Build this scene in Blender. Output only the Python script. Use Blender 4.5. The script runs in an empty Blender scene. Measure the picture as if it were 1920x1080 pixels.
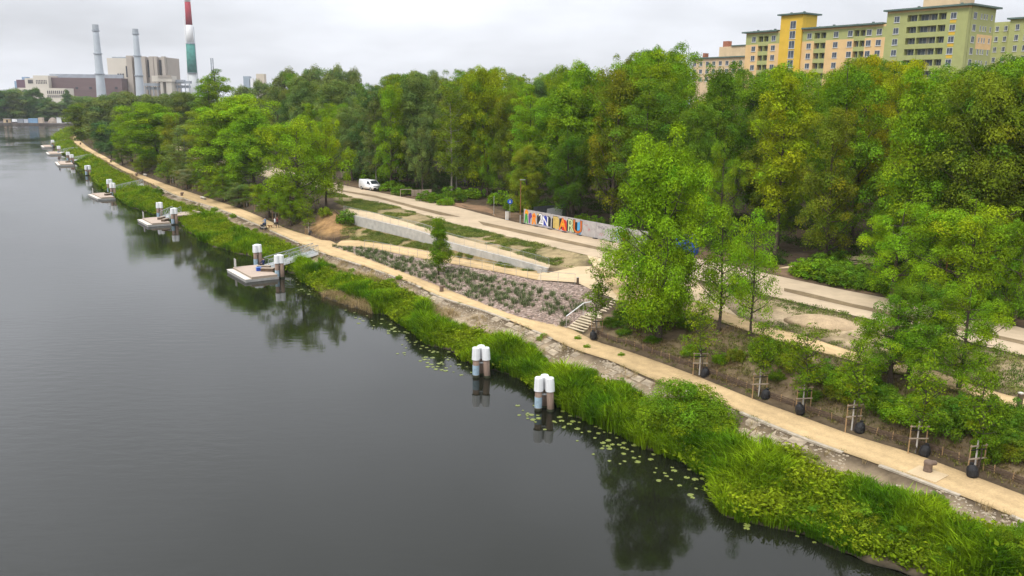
import bpy, bmesh, math, random
import numpy as np
from mathutils import Vector, Matrix, noise as mnoise
from mathutils.bvhtree import BVHTree
from mathutils.geometry import delaunay_2d_cdt

random.seed(7); RNG = np.random.default_rng(7)
SC = bpy.context.scene
COL = SC.collection
R = math.radians

# ------------------------------------------------------------------ camera
FPX, HC = 1580.0, 21.5                      # focal length in pixels of a 1920 wide frame, camera height over the water
PITCH, ROLL = R(12.56), R(0.69)
_f = Vector((0, math.cos(PITCH), -math.sin(PITCH)))
_r0 = Vector((1, 0, 0)); _u0 = Vector((0, math.sin(PITCH), math.cos(PITCH)))
_r = _r0 * math.cos(ROLL) + _u0 * math.sin(ROLL)
_u = _u0 * math.cos(ROLL) - _r0 * math.sin(ROLL)
CAMP = Vector((0, 0, HC))
cam_d = bpy.data.cameras.new('camera'); cam = bpy.data.objects.new('camera', cam_d); COL.objects.link(cam)
cam_d.sensor_width = 36; cam_d.sensor_fit = 'HORIZONTAL'; cam_d.lens = 36 * FPX / 1920
cam_d.clip_start = 0.5; cam_d.clip_end = 9000
cam.matrix_world = Matrix(((_r.x, _u.x, -_f.x, CAMP.x), (_r.y, _u.y, -_f.y, CAMP.y), (_r.z, _u.z, -_f.z, CAMP.z), (0, 0, 0, 1)))
SC.camera = cam

# ------------------------------------------------------------------ sky, sun, exposure
SUN_EL, SUN_ROT = R(52), R(215)
W = bpy.data.worlds.new('World'); SC.world = W; W.use_nodes = True
nt = W.node_tree; nt.nodes.clear()
def N(t, **k):
    n = nt.nodes.new(t)
    for a, b in k.items(): setattr(n, a, b)
    return n
L = lambda a, b: nt.links.new(a, b)
out = N('ShaderNodeOutputWorld'); bg = N('ShaderNodeBackground'); bg.inputs[1].default_value = 0.1
sky = N('ShaderNodeTexSky', sky_type='NISHITA'); sky.sun_disc = False
sky.sun_elevation = SUN_EL; sky.sun_rotation = SUN_ROT; sky.altitude = 100; sky.air_density = 1; sky.dust_density = 3
tc = N('ShaderNodeTexCoord'); sp = N('ShaderNodeSeparateXYZ'); L(tc.outputs['Generated'], sp.inputs[0])
zc = N('ShaderNodeMath', operation='MAXIMUM'); L(sp.outputs[2], zc.inputs[0]); zc.inputs[1].default_value = 0.0
za = N('ShaderNodeMath', operation='ADD'); L(zc.outputs[0], za.inputs[0]); za.inputs[1].default_value = 0.22
dv = N('ShaderNodeVectorMath', operation='DIVIDE'); L(tc.outputs['Generated'], dv.inputs[0])
cb = N('ShaderNodeCombineXYZ'); [L(za.outputs[0], cb.inputs[i]) for i in range(3)]
L(cb.outputs[0], dv.inputs[1])
ns = N('ShaderNodeTexNoise'); ns.inputs['Scale'].default_value = 0.95; ns.inputs['Detail'].default_value = 4; ns.inputs['Roughness'].default_value = 0.5
ofs = N('ShaderNodeVectorMath', operation='ADD'); ofs.inputs[1].default_value = (2.0, 8.0, 1.0); L(dv.outputs[0], ofs.inputs[0]); L(ofs.outputs[0], ns.inputs['Vector'])
mr = N('ShaderNodeMapRange'); mr.inputs[1].default_value = 0.3; mr.inputs[2].default_value = 0.7; mr.inputs[3].default_value = 0.72; mr.inputs[4].default_value = 1.22
L(ns.outputs[0], mr.inputs[0])
gr = N('ShaderNodeMapRange'); gr.inputs[1].default_value = 0; gr.inputs[2].default_value = 1; gr.inputs[3].default_value = 6.15; gr.inputs[4].default_value = 17.0
L(zc.outputs[0], gr.inputs[0])
ml = N('ShaderNodeMath', operation='MULTIPLY'); L(mr.outputs[0], ml.inputs[0]); L(gr.outputs[0], ml.inputs[1])
cc = N('ShaderNodeVectorMath', operation='SCALE'); cc.inputs[0].default_value = (0.975, 1.0, 1.065); L(ml.outputs[0], cc.inputs['Scale'])
mx = N('ShaderNodeMix', data_type='RGBA'); mx.inputs[0].default_value = 0.93
L(sky.outputs[0], mx.inputs[6]); L(cc.outputs[0], mx.inputs[7]); L(mx.outputs[2], bg.inputs[0]); L(bg.outputs[0], out.inputs[0])

sl = bpy.data.lights.new('sun', 'SUN'); sl.energy = 1.5; sl.angle = R(14); sl.color = (1, 0.96, 0.88)
sun = bpy.data.objects.new('sun', sl); COL.objects.link(sun)
# the sun stands behind the camera to the left
_sd = Vector((-math.cos(SUN_EL) * math.sin(R(40)), -math.cos(SUN_EL) * math.cos(R(40)), math.sin(SUN_EL)))
sky.sun_rotation = math.atan2(_sd.x, _sd.y)
sun.rotation_euler = (-_sd).to_track_quat('-Z', 'Y').to_euler()
sun.location = (0, 0, 400)
SC.view_settings.view_transform = 'Standard'; SC.view_settings.look = 'None'
SC.view_settings.exposure = 0.45; SC.view_settings.gamma = 1; SC.view_settings.use_curve_mapping = False
SC.render.engine = 'CYCLES'
SC.cycles.use_denoising = True
try: SC.cycles.denoiser = 'OPENIMAGEDENOISE'
except Exception: pass
SC.cycles.max_bounces = 6; SC.cycles.diffuse_bounces = 2; SC.cycles.glossy_bounces = 3; SC.cycles.transmission_bounces = 4
SC.cycles.volume_bounces = 1; SC.cycles.transparent_max_bounces = 6
SC.cycles.use_adaptive_sampling = True; SC.cycles.adaptive_threshold = 0.01
SC.cycles.caustics_reflective = False; SC.cycles.caustics_refractive = False

# ------------------------------------------------------------------ pixel <-> world
def ray(px, py):
    return _r * ((px - 960) / FPX) + _u * ((540 - py) / FPX) + _f
def at(px, py, z=0.0):
    d = ray(px, py); t = (z - HC) / d.z
    return CAMP + d * t
def at_y(px, py, Y):
    d = ray(px, py); return CAMP + d * (Y / d.y)
def proj(p):
    v = Vector(p) - CAMP; d = v.dot(_f)
    return 960 + FPX * v.dot(_r) / d, 540 - FPX * v.dot(_u) / d, d
def horizon(px): return 188 + (px - 960) * math.tan(ROLL)

# ------------------------------------------------------------------ materials
def nodes(m):
    m.use_nodes = True; t = m.node_tree; t.nodes.clear()
    o = t.nodes.new('ShaderNodeOutputMaterial'); return t, o
def mat(name, col, rough=0.8, var=0.25, scale=3.0, bump=0.0, metal=0.0, col2=None, bscale=None, spec=0.3, stretch=None, rnd=0.0):
    """a surface with noise in its colour and a little relief"""
    m = bpy.data.materials.new(name); t, o = nodes(m)
    n = lambda k: t.nodes.new(k)
    b = n('ShaderNodeBsdfPrincipled'); b.inputs['Roughness'].default_value = rough; b.inputs['Metallic'].default_value = metal
    b.inputs['Specular IOR Level'].default_value = spec
    tcn = n('ShaderNodeTexCoord'); mp = n('ShaderNodeMapping'); t.links.new(tcn.outputs['Object'], mp.inputs[0])
    if stretch: mp.inputs['Scale'].default_value = stretch
    nz = n('ShaderNodeTexNoise'); nz.inputs['Scale'].default_value = scale; nz.inputs['Detail'].default_value = 6; nz.inputs['Roughness'].default_value = 0.65
    t.links.new(mp.outputs[0], nz.inputs['Vector'])
    cr = n('ShaderNodeValToRGB'); c1 = tuple(c * (1 - var) for c in col); c2 = col2 or tuple(min(1, c * (1 + var)) for c in col)
    cr.color_ramp.elements[0].position = 0.32; cr.color_ramp.elements[1].position = 0.68
    cr.color_ramp.elements[0].color = (*c1, 1); cr.color_ramp.elements[1].color = (*c2, 1)
    t.links.new(nz.outputs[0], cr.inputs[0]); t.links.new(cr.outputs[0], b.inputs['Base Color'])
    if rnd:                                                     # each piece a little lighter or darker than the next
        oi = n('ShaderNodeObjectInfo'); rm = n('ShaderNodeMapRange'); rm.inputs[3].default_value = 1 - rnd; rm.inputs[4].default_value = 1 + rnd; t.links.new(oi.outputs['Random'], rm.inputs[0])
        vs = n('ShaderNodeVectorMath'); vs.operation = 'SCALE'; t.links.new(cr.outputs[0], vs.inputs[0]); t.links.new(rm.outputs[0], vs.inputs['Scale']); t.links.new(vs.outputs[0], b.inputs['Base Color'])
    if bump:
        n2 = n('ShaderNodeTexNoise'); n2.inputs['Scale'].default_value = bscale or scale * 4; n2.inputs['Detail'].default_value = 5
        t.links.new(mp.outputs[0], n2.inputs['Vector'])
        bp = n('ShaderNodeBump'); bp.inputs['Strength'].default_value = bump; bp.inputs['Distance'].default_value = 0.05
        t.links.new(n2.outputs[0], bp.inputs['Height']); t.links.new(bp.outputs[0], b.inputs['Normal'])
    t.links.new(b.outputs[0], o.inputs[0]); return m

def leaf_mat(name, transl=0.30):
    """leaves: the object's own colour, varied leaf by leaf through the mesh attribute 'tint'"""
    m = bpy.data.materials.new(name); t, o = nodes(m); n = lambda k: t.nodes.new(k)
    oi = n('ShaderNodeObjectInfo'); at_ = n('ShaderNodeAttribute'); at_.attribute_name = 'tint'
    mlt = n('ShaderNodeMix'); mlt.data_type = 'RGBA'; mlt.blend_type = 'MULTIPLY'; mlt.inputs[0].default_value = 1
    t.links.new(oi.outputs['Color'], mlt.inputs[6]); t.links.new(at_.outputs['Color'], mlt.inputs[7])
    df = n('ShaderNodeBsdfDiffuse'); tr = n('ShaderNodeBsdfTranslucent'); mix = n('ShaderNodeMixShader'); mix.inputs[0].default_value = transl
    g = n('ShaderNodeMix'); g.data_type = 'RGBA'; g.blend_type = 'MULTIPLY'; g.inputs[0].default_value = 1
    t.links.new(mlt.outputs[2], g.inputs[6]); g.inputs[7].default_value = (1.15, 1.05, 0.5, 1)
    t.links.new(mlt.outputs[2], df.inputs[0]); t.links.new(g.outputs[2], tr.inputs[0])
    t.links.new(df.outputs[0], mix.inputs[1]); t.links.new(tr.outputs[0], mix.inputs[2])
    t.links.new(mix.outputs[0], o.inputs[0]); return m

def herb_mat(name, c1, c2, scale=0.35, transl=0.3):
    """grass and herbs: two plant colours mixed in patches over the ground"""
    m = bpy.data.materials.new(name); t, o = nodes(m); n = lambda k: t.nodes.new(k)
    ge = n('ShaderNodeNewGeometry'); nz = n('ShaderNodeTexNoise'); nz.inputs['Scale'].default_value = scale; nz.inputs['Detail'].default_value = 3
    t.links.new(ge.outputs['Position'], nz.inputs['Vector'])
    cr = n('ShaderNodeValToRGB'); cr.color_ramp.elements[0].position = 0.36; cr.color_ramp.elements[1].position = 0.64
    cr.color_ramp.elements[0].color = (*c1, 1); cr.color_ramp.elements[1].color = (*c2, 1); t.links.new(nz.outputs[0], cr.inputs[0])
    at_ = n('ShaderNodeAttribute'); at_.attribute_name = 'tint'
    mlt = n('ShaderNodeMix'); mlt.data_type = 'RGBA'; mlt.blend_type = 'MULTIPLY'; mlt.inputs[0].default_value = 1
    t.links.new(cr.outputs[0], mlt.inputs[6]); t.links.new(at_.outputs['Color'], mlt.inputs[7])
    df = n('ShaderNodeBsdfDiffuse'); tr = n('ShaderNodeBsdfTranslucent'); mix = n('ShaderNodeMixShader'); mix.inputs[0].default_value = transl
    t.links.new(mlt.outputs[2], df.inputs[0]); t.links.new(mlt.outputs[2], tr.inputs[0])
    t.links.new(df.outputs[0], mix.inputs[1]); t.links.new(tr.outputs[0], mix.inputs[2]); t.links.new(mix.outputs[0], o.inputs[0]); return m

# ------------------------------------------------------------------ mesh and object helpers
class MB:
    """collects boxes, bars and tubes; build() links them as ONE mesh object"""
    def __init__(s): s.v = []; s.f = []; s.mi = []; s.cur = 0
    def add(s, vs, fs):
        o = len(s.v); s.v += [tuple(v) for v in vs]; s.f += [tuple(i + o for i in f) for f in fs]; s.mi += [s.cur] * len(fs); return s
    def box(s, c, d, rz=0.0, m=None, taper=1.0):
        hx, hy, hz = d[0] / 2, d[1] / 2, d[2] / 2
        P = []
        for z in (-1, 1):
            k = taper if z > 0 else 1.0
            for x, y in ((-1, -1), (1, -1), (1, 1), (-1, 1)): P.append(Vector((x * hx * k, y * hy * k, z * hz)))
        M = (m if m is not None else Matrix.Rotation(rz, 4, 'Z'))
        P = [M @ p + Vector(c) for p in P]
        return s.add(P, [(3, 2, 1, 0), (4, 5, 6, 7), (0, 1, 5, 4), (1, 2, 6, 5), (2, 3, 7, 6), (3, 0, 4, 7)])
    def bar(s, a, b, w, h=None):
        a, b = Vector(a), Vector(b); d = b - a; l = d.length
        if l < 1e-6: return s
        q = d.to_track_quat('Y', 'Z').to_matrix().to_4x4()
        return s.box((a + b) / 2, (w, l, h or w), m=q)
    def cyl(s, a, b, r0, r1=None, n=10, cap=True):
        a, b = Vector(a), Vector(b); r1 = r0 if r1 is None else r1
        q = (b - a).to_track_quat('Z', 'Y').to_matrix()
        P = []
        for c, r in ((a, r0), (b, r1)):
            for i in range(n):
                t = 2 * math.pi * i / n; P.append(c + q @ Vector((r * math.cos(t), r * math.sin(t), 0)))
        F = [(i, (i + 1) % n, n + (i + 1) % n, n + i) for i in range(n)]
        if cap: F += [tuple(range(n - 1, -1, -1)), tuple(range(n, 2 * n))]
        return s.add(P, F)
    def lathe(s, prof, c=(0, 0, 0), n=12, m=None):
        P = []; c = Vector(c)
        for r, z in prof:
            for i in range(n):
                t = 2 * math.pi * i / n; p = Vector((r * math.cos(t), r * math.sin(t), z))
                P.append((m @ p if m is not None else p) + c)
        k = len(prof)
        F = [(j * n + i, j * n + (i + 1) % n, (j + 1) * n + (i + 1) % n, (j + 1) * n + i) for j in range(k - 1) for i in range(n)]
        F += [tuple(range(n - 1, -1, -1)), tuple(range((k - 1) * n, k * n))]
        return s.add(P, F)
    def prism(s, pts, thick, m):
        """outline in the local XY plane, given thickness along local Z, placed by the matrix m"""
        n = len(pts); P = [m @ Vector((x, y, 0)) for x, y in pts] + [m @ Vector((x, y, thick)) for x, y in pts]
        F = [(i, (i + 1) % n, n + (i + 1) % n, n + i) for i in range(n)] + [tuple(range(n - 1, -1, -1)), tuple(range(n, 2 * n))]
        return s.add(P, F)
    def mesh(s, name, smooth=False):
        me = bpy.data.meshes.new(name); me.from_pydata(s.v, [], s.f)
        if smooth: me.polygons.foreach_set('use_smooth', [True] * len(me.polygons))
        return me
    def build(s, name, mats, parent=None, smooth=False, loc=None):
        me = s.mesh(name, smooth)
        for m in (mats if isinstance(mats, (list, tuple)) else [mats]): me.materials.append(m)
        if any(s.mi): me.polygons.foreach_set('material_index', s.mi)
        return link(name, me, parent, loc)
def link(name, me, parent=None, loc=None):
    o = bpy.data.objects.new(name, me); COL.objects.link(o)
    if parent is not None: o.parent = parent
    if loc is not None: o.location = loc
    return o
def tag(o, label=None, cat=None, group=None, kind=None):
    for k, v in (('label', label), ('category', cat), ('group', group), ('kind', kind)):
        if v: o[k] = v
    return o
def thing(name, label, cat, loc=(0, 0, 0), rz=0.0, group=None, scale=1.0):
    o = bpy.data.objects.new(name, None); COL.objects.link(o); o.empty_display_size = 0.3
    o.location = loc; o.rotation_euler = (0, 0, rz); o.scale = (scale,) * 3 if not isinstance(scale, (tuple, list)) else scale
    return tag(o, label, cat, group)
def copy_tree(o, parent=None):
    c = o.copy(); COL.objects.link(c)
    if parent is not None: c.parent = parent
    for ch in list(o.children): copy_tree(ch, c)
    return c
def again(root, loc, rz, label=None, group=None, scale=None):
    c = copy_tree(root); c.location = loc; c.rotation_euler = (0, 0, rz)
    if scale is not None: c.scale = (scale,) * 3 if not isinstance(scale, (tuple, list)) else scale
    if label: c['label'] = label
    if group: c['group'] = group
    return c
# ------------------------------------------------------------------ lines of the land, read on their own level planes
def line(pts, z=None):
    return [at(p[0], p[1], p[2] if len(p) > 2 else z) for p in pts]
def smooth(P, step=2.0):
    """Catmull-Rom through P, resampled about every step metres"""
    P = [Vector(p) for p in P]; Q = [P[0] * 2 - P[1]] + P + [P[-1] * 2 - P[-2]]; res = []
    for i in range(1, len(Q) - 2):
        p0, p1, p2, p3 = Q[i - 1:i + 3]; n = max(1, math.ceil((p2 - p1).length / (min(step, 0.8) if p1.y < 190 else step)))
        for k in range(n):
            t = k / n
            res.append(0.5 * (2 * p1 + (p2 - p0) * t + (2 * p0 - 5 * p1 + 4 * p2 - p3) * t * t + (3 * p1 - p0 - 3 * p2 + p3) * t ** 3))
    return res + [P[-1]]
def extend(P, a=0, b=0):
    P = [Vector(p) for p in P]
    q, r = (P[0] - P[1]).normalized(), (P[-1] - P[-2]).normalized()
    return [P[0] + q * (k * 4) for k in range(int(a / 4), 0, -1)] + P + [P[-1] + r * (k * 4) for k in range(1, int(b / 4) + 1)]
def resample(P, n):
    d = [0]
    for i in range(1, len(P)): d.append(d[-1] + (P[i] - P[i - 1]).length)
    res = []; j = 0
    for k in range(n):
        s = d[-1] * k / (n - 1)
        while j < len(P) - 2 and d[j + 1] < s: j += 1
        t = (s - d[j]) / max(1e-9, d[j + 1] - d[j]); res.append(P[j].lerp(P[j + 1], min(1, max(0, t))))
    return res
ZP, ZM, ZR = 1.8, 4.0, 4.6                    # riverside path, middle path, upper road
A_ = line([(1790, 1092), (1625, 1054), (1560, 1018), (1490, 999), (1410, 982), (1362, 958), (1336, 905), (1290, 872), (1210, 838), (1130, 800), (1060, 768), (1000, 728),
           (950, 700), (900, 688), (840, 662), (780, 628), (730, 596), (690, 588), (640, 572), (600, 550), (565, 525), (530, 503), (480, 484), (430, 472), (395, 460), (360, 438),
           (332, 416), (290, 403), (240, 386), (214, 366), (185, 348), (172, 330), (150, 309), (128, 292), (108, 275), (103, 260), (122, 250), (138, 244)], 0)
B_ = line([(1920, 978), (1876, 960), (1771, 919), (1649, 873), (1561, 842), (1496, 818), (1406, 781), (1360, 761), (1300, 738), (1221, 711), (1146, 678), (1078, 656), (1007, 623), (913, 585), (825, 557),
           (766, 529), (678, 498), (600, 473), (535, 445), (472, 417), (410, 392), (335, 369), (295, 350), (240, 325), (197, 302), (160, 282), (140, 269), (136, 258), (142, 250)], ZP)
C_ = line([(1920, 930), (1815, 890), (1710, 851), (1596, 816), (1500, 781), (1404, 746), (1290, 700), (1182, 661), (1115, 640), (1063, 615), (975, 595), (882, 560), (775, 518), (694, 487),
           (660, 474), (620, 452), (590, 444), (540, 430), (460, 395), (385, 370), (310, 345), (235, 315), (200, 295), (172, 280), (150, 264), (144, 256), (148, 249)], ZP)
D_ = line([(1920, 774), (1850, 752), (1738, 716), (1617, 684), (1552, 665), (1470, 645), (1400, 621), (1300, 588), (1230, 570), (1164, 566)], ZM)
E_ = line([(1920, 749), (1844, 730), (1736, 691), (1600, 660), (1516, 633), (1446, 614), (1370, 589), (1290, 560), (1200, 530), (1113, 500)], ZM)
F_ = line([(1920, 668), (1750, 627), (1598, 592), (1481, 565), (1400, 546), (1300, 523), (1160, 492), (1101, 479), (1007, 457), (900, 432), (847, 420), (800, 405), (738, 387), (675, 374), (612, 358)], ZR)
H_ = line([(1920, 617), (1882, 606), (1780, 582), (1595, 547), (1489, 525), (1400, 505), (1300, 484), (1148, 452), (1088, 441), (980, 420), (913, 404), (832, 383), (750, 369), (637, 346)], ZR)
# the retaining wall, the walkway on it, the ramp below it
WT = [(645, 400, 4.45), (725, 419, 4.35), (794, 436, 4.3), (838, 453, 4.2), (913, 473, 4.1), (975, 489, 4.0), (1029, 504, 3.9)]
WB = [(672, 426, 2.5), (731, 440, 2.75), (788, 454, 2.95), (838, 466, 3.15), (882, 480, 3.35), (938, 495, 3.55), (1029, 513, 3.7)]
WF = [(655, 391, 4.5), (706, 401, 4.5), (775, 421, 4.45), (838, 440, 4.35), (944, 469, 4.15), (1032, 497, 3.8)]
RN = [(625, 462, 1.82), (660, 463, 1.9), (700, 467, 2.1), (786, 485, 2.45), (866, 499, 2.8), (932, 511, 3.1), (1007, 526, 3.5)]
RF = [(640, 452, 1.82), (672, 452, 1.95), (788, 468, 2.45), (866, 485, 2.8), (944, 501, 3.15), (1013, 514, 3.45)]
A_, B_, C_ = extend(A_, 40), extend(B_, 40), extend(C_, 40)
D_, E_, F_, H_ = extend(D_, 40), extend(E_, 40), extend(F_, 40), extend(H_, 40)
F_ = extend(F_, 0, 8); H_ = extend(H_, 0, 8)
# the road runs on behind the bank trees
far = [at(500, 322, ZR), at(400, 297, ZR), at(300, 272, ZR), at(225, 248, ZR)]
F_ = F_ + [f + Vector((-4, -3, 0)) for f in far]; H_ = H_ + [f + Vector((4, 3, 0)) for f in far]
sA, sB, sC, sD, sE, sF, sH = (smooth(p) for p in (A_, B_, C_, D_, E_, F_, H_))
for i_ in range(3, len(sA) - 3):                                # small coves and spits along the waterline
    p = sA[i_]; t_ = (sA[i_ + 1] - sA[i_ - 1]).normalized(); sA[i_] = p + Vector((t_.y, -t_.x, 0)) * (0.75 * mnoise.noise(Vector((p.x * .28, p.y * .28, 1.0))) + .35 * mnoise.noise(Vector((p.x * .9, p.y * .9, 5.0))))
sWT, sWF, sRN, sRF = (smooth(line(p), 1.0) for p in (WT, WF, RN, RF))
WBY = [(640, 405), (672, 426), (731, 440), (788, 454), (838, 467), (882, 478), (938, 492), (1029, 513), (1100, 530)]
def wall_foot(p, n):
    """the foot of the wall straight below its top p, as low as the photo shows it"""
    x, y, d = proj(p)
    for (a, b), (c, e) in zip(WBY, WBY[1:]):
        if a <= x <= c: yb = b + (e - b) * (x - a) / (c - a)
    k = horizon(x); z = HC - (HC - p.z) * (max(yb, y + 3) - k) / (y - k); return Vector((p.x, p.y, z)) + n * .34
wb_s = []
for i, p in enumerate(sWT):
    t_ = sWT[min(i + 1, len(sWT) - 1)] - sWT[max(i - 1, 0)]; n_ = Vector((t_.y, -t_.x, 0)).normalized(); n_ = n_ if n_.y < 0 else -n_; wb_s.append(wall_foot(p, n_))
def shift(P, d):
    """parallel line on the landward side"""
    res = []
    for i, p in enumerate(P):
        t = P[min(i + 1, len(P) - 1)] - P[max(i - 1, 0)]; n = Vector((t.y, -t.x, 0)).normalized(); res.append(Vector((p.x, p.y, p.z)) + n * d)
    return res
# lines run from the right foreground to the far left, so the land lies on the right hand side
sK = [Vector((p.x, p.y, 4.4)) for p in shift([q for q in sC if proj(q)[0] < 575 and q.y > 80], 8.0)]

def poly(*lines): return np.array([(p.x, p.y) for l in lines for p in l])
def inside(pg, x, y):
    x = np.asarray(x, float); y = np.asarray(y, float); c = np.zeros(x.shape, bool); j = len(pg) - 1
    for i in range(len(pg)):
        xi, yi = pg[i]; xj, yj = pg[j]
        k = ((yi > y) != (yj > y)) & (x < (xj - xi) * (y - yi) / (yj - yi + 1e-12) + xi); c ^= k; j = i
    return c
PG_BANK = poly(sA, sB[::-1]); PG_PATH = poly(sB, sC[::-1]); PG_ROAD = poly(sF, sH[::-1]); PG_MID = poly(sE, sD[::-1])
PG_WALK = poly(sWT, sWF[::-1]); PG_RAMP = poly(sRN, sRF[::-1])
plaza_px = [(1007, 526), (1013, 511), (1029, 513), (1031, 496), (1082, 501), (1113, 500), (1200, 530), (1290, 560), (1300, 588), (1230, 571), (1164, 567), (1153, 562), (1110, 545), (1082, 531)]
sPZ = line([(a, b, 3.5 if a < 1035 else 3.75 if a < 1090 else 3.95) for a, b in plaza_px]); PG_PLAZA = poly(sPZ)
bed_px = [(625, 463), (694, 488), (775, 519), (882, 561), (975, 596), (1062, 616)]
sBEDlow = smooth(line([(a, b, ZP) for a, b in bed_px]), 1.5)
sBEDtop = sRN + line([(1082, 531, 3.9), (1110, 545, 3.9), (1128, 566, 3.7)])
PG_BED = poly(sBEDlow, line([(1097, 589, 2.9)]), sBEDtop[::-1])
PG_STRIP = poly(sRF, wb_s[::-1])
PG_MEADOW = poly(sWF, line([(1113, 500, 4.1)]), [p for p in sF if 600 < proj(p)[0] < 1112])
PG_MEADOW2 = poly([p for p in sE if proj(p)[0] > 1390], [p for p in sF if proj(p)[0] > 1300][::-1])
PG_SLOPE = poly([p for p in sC if proj(p)[0] > 1095], [p for p in sD][::-1])
PG_MOUND = poly(line([(585, 440, 1.8), (620, 450, 1.8), (668, 448, 2.0), (680, 432, 2.4), (645, 401, 4.4), (622, 397, 4.4), (596, 415, 3.2)]))

# ------------------------------------------------------------------ terrain: one triangulated sheet through all these lines
def nz(x, y, s, seed=0.0): return mnoise.noise(Vector((x * s + seed, y * s - seed, seed * 0.7)))
ctrl = []
for l in (sA, sB, sC, sD, sE, sF, sH, sK, sWF, sRN, sRF, sPZ): ctrl += list(l)
ctrl += [Vector((p.x, p.y, p.z)) for p in shift(sWT, 0.0)] + wb_s
ctrl += [Vector((p.x, p.y, -1.6)) for p in shift(sA, -4.0)]
for a in sA:
    b = min(sB, key=lambda q: (q - a).length_squared)
    if 2 < (b - a).length < 16: ctrl.append(a.lerp(b, 0.45) - Vector((0, 0, 0.2)))
ctrl += line([(632, 402, 4.4), (615, 398, 4.4), (600, 400, 4.2), (625, 425, 3.2), (1020, 560, 3.0), (1060, 590, 2.4), (1100, 590, 2.9), (1129, 597, 3.0), (1131, 585, 3.0), (1150, 591, 3.2), (1063, 616, 1.8), (1094, 625, 1.8)])
# beyond the far tip the shore turns away behind the trees
tip = [at(150, 241, 0.6), at(158, 237, 1.5), at(165, 234, 1.5)]
ctrl += tip
for x in range(-400, 901, 50):
    for y in (330, 450, 620, 900, 1300, 2400):
        if (x > -120 and y < 500) or (y >= 500 and x > -160) or y > 1000: ctrl.append(Vector((x, y, 4.6)))
for x, y in ((60, 70), (80, 100), (60, 150), (120, 60), (200, 0), (400, -40), (200, 200), (400, 300), (30, 250), (0, 220), (-40, 260), (-90, 330), (100, 300), (3000, -100), (3000, 3000), (-60, 400), (-120, 480), (-3000, 3000), (120, -60), (250, -60)):
    ctrl.append(Vector((x, y, 4.6)))
PG_SHORE = poly(shift(sA, -5.0), [Vector((-165, 640, 0)), Vector((-3200, 640, 0)), Vector((-3200, -400, 0)), Vector((300, -400, 0))])
for x in list(range(-3000, -400, 400)) + list(range(-400, 60, 25)):
    for y in (-100, -40, 0, 25, 50, 75, 100, 130, 160, 200, 240, 300, 360, 420, 480, 540, 600, 630):
        if inside(PG_SHORE, np.array([x]), np.array([y]))[0]: ctrl.append(Vector((x, y, -1.6)))
def tin(P):
    r = delaunay_2d_cdt([(p[0], p[1]) for p in P], [], [], 0, 0.02)
    zs = np.zeros(len(r[0]))
    for i, o in enumerate(r[3]): zs[i] = P[o[0]][2] if o else 0
    V = [(v[0], v[1], float(z)) for v, z in zip(r[0], zs)]
    return V, [tuple(f) for f in r[2]]
V0, T0 = tin(ctrl)
bvh0 = BVHTree.FromPolygons(V0, T0)
def z0(x, y):
    h = bvh0.ray_cast(Vector((x, y, 300)), Vector((0, 0, -1))); return h[0].z if h[0] else 4.6
gx, gy = [], []
y = 30.0
while y < 330:
    st = 1.1 if y < 110 else (1.8 if y < 170 else 4.0)
    xl, xr = -0.72 * y - 8, 0.72 * y + 12
    x = xl
    while x < min(xr, 110):
        gx.append(x + random.uniform(-.35, .35) * st); gy.append(y + random.uniform(-.35, .35) * st); x += st
    y += st
gx = np.array(gx); gy = np.array(gy)
flat = np.zeros(len(gx), bool)
for pg in (PG_PATH, PG_ROAD, PG_MID, PG_WALK, PG_RAMP, PG_PLAZA, PG_STRIP): flat |= inside(pg, gx, gy)
# a narrow margin along the lines stays as the lines say
LP = np.array([(p.x, p.y) for l in (sA, sB, sC, sD, sE, sF, sH, sWT, sWF, wb_s, sRN, sRF) for p in l])
near = np.zeros(len(gx), bool)
for c in range(0, len(gx), 2000):
    d = ((gx[c:c + 2000, None] - LP[None, :, 0]) ** 2 + (gy[c:c + 2000, None] - LP[None, :, 1]) ** 2).min(1); near[c:c + 2000] = d < 0.9 ** 2
keep = ~(flat | near)
bank = inside(PG_BANK, gx, gy); bed = inside(PG_BED, gx, gy)
extra = []
for x, y, k, bk, bd in zip(gx, gy, keep, bank, bed):
    if not k: continue
    z = z0(x, y)
    if z < -0.3: continue
    a = 0.22 if bk else (0.08 if bd else 0.14)
    extra.append(Vector((x, y, z + a * nz(x, y, 0.45) + a * 0.6 * nz(x, y, 1.3, 3.1))))
VT, TT = tin(ctrl + extra)
bvh = BVHTree.FromPolygons(VT, TT)
def gz(x, y):
    h = bvh.ray_cast(Vector((x, y, 300)), Vector((0, 0, -1))); return h[0].z if h[0] else 4.6
def ground(px, py):
    """the point of the land seen at a pixel"""
    d = ray(px, py).normalized(); h = bvh.ray_cast(CAMP, d); return h[0] if h[0] else at(px, py, ZR)
me = bpy.data.meshes.new('ground'); me.from_pydata(VT, [], TT)
vx = np.array([v[0] for v in VT]); vy = np.array([v[1] for v in VT]); vz = np.array([v[2] for v in VT])
soil = np.tile(np.array([0.075, 0.055, 0.035, 1.0]), (len(VT), 1))
def paint(pg, c, c2=None, s=0.5):
    k = inside(pg, vx, vy)
    for i in np.nonzero(k)[0]:
        t = 0 if c2 is None else min(1, max(0, 0.5 + 1.2 * nz(vx[i], vy[i], s, 9)))
        soil[i, :3] = np.array(c) * (1 - t) + np.array(c2 if c2 is not None else c) * t
sHf = shift(sH, 5.0)
paint(poly(sH, sHf[::-1]), (0.20, 0.13, 0.08), (0.12, 0.085, 0.05))
paint(PG_BANK, (0.33, 0.255, 0.17), (0.22, 0.165, 0.10)); paint(PG_SLOPE, (0.15, 0.105, 0.062), (0.21, 0.16, 0.09))
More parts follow.
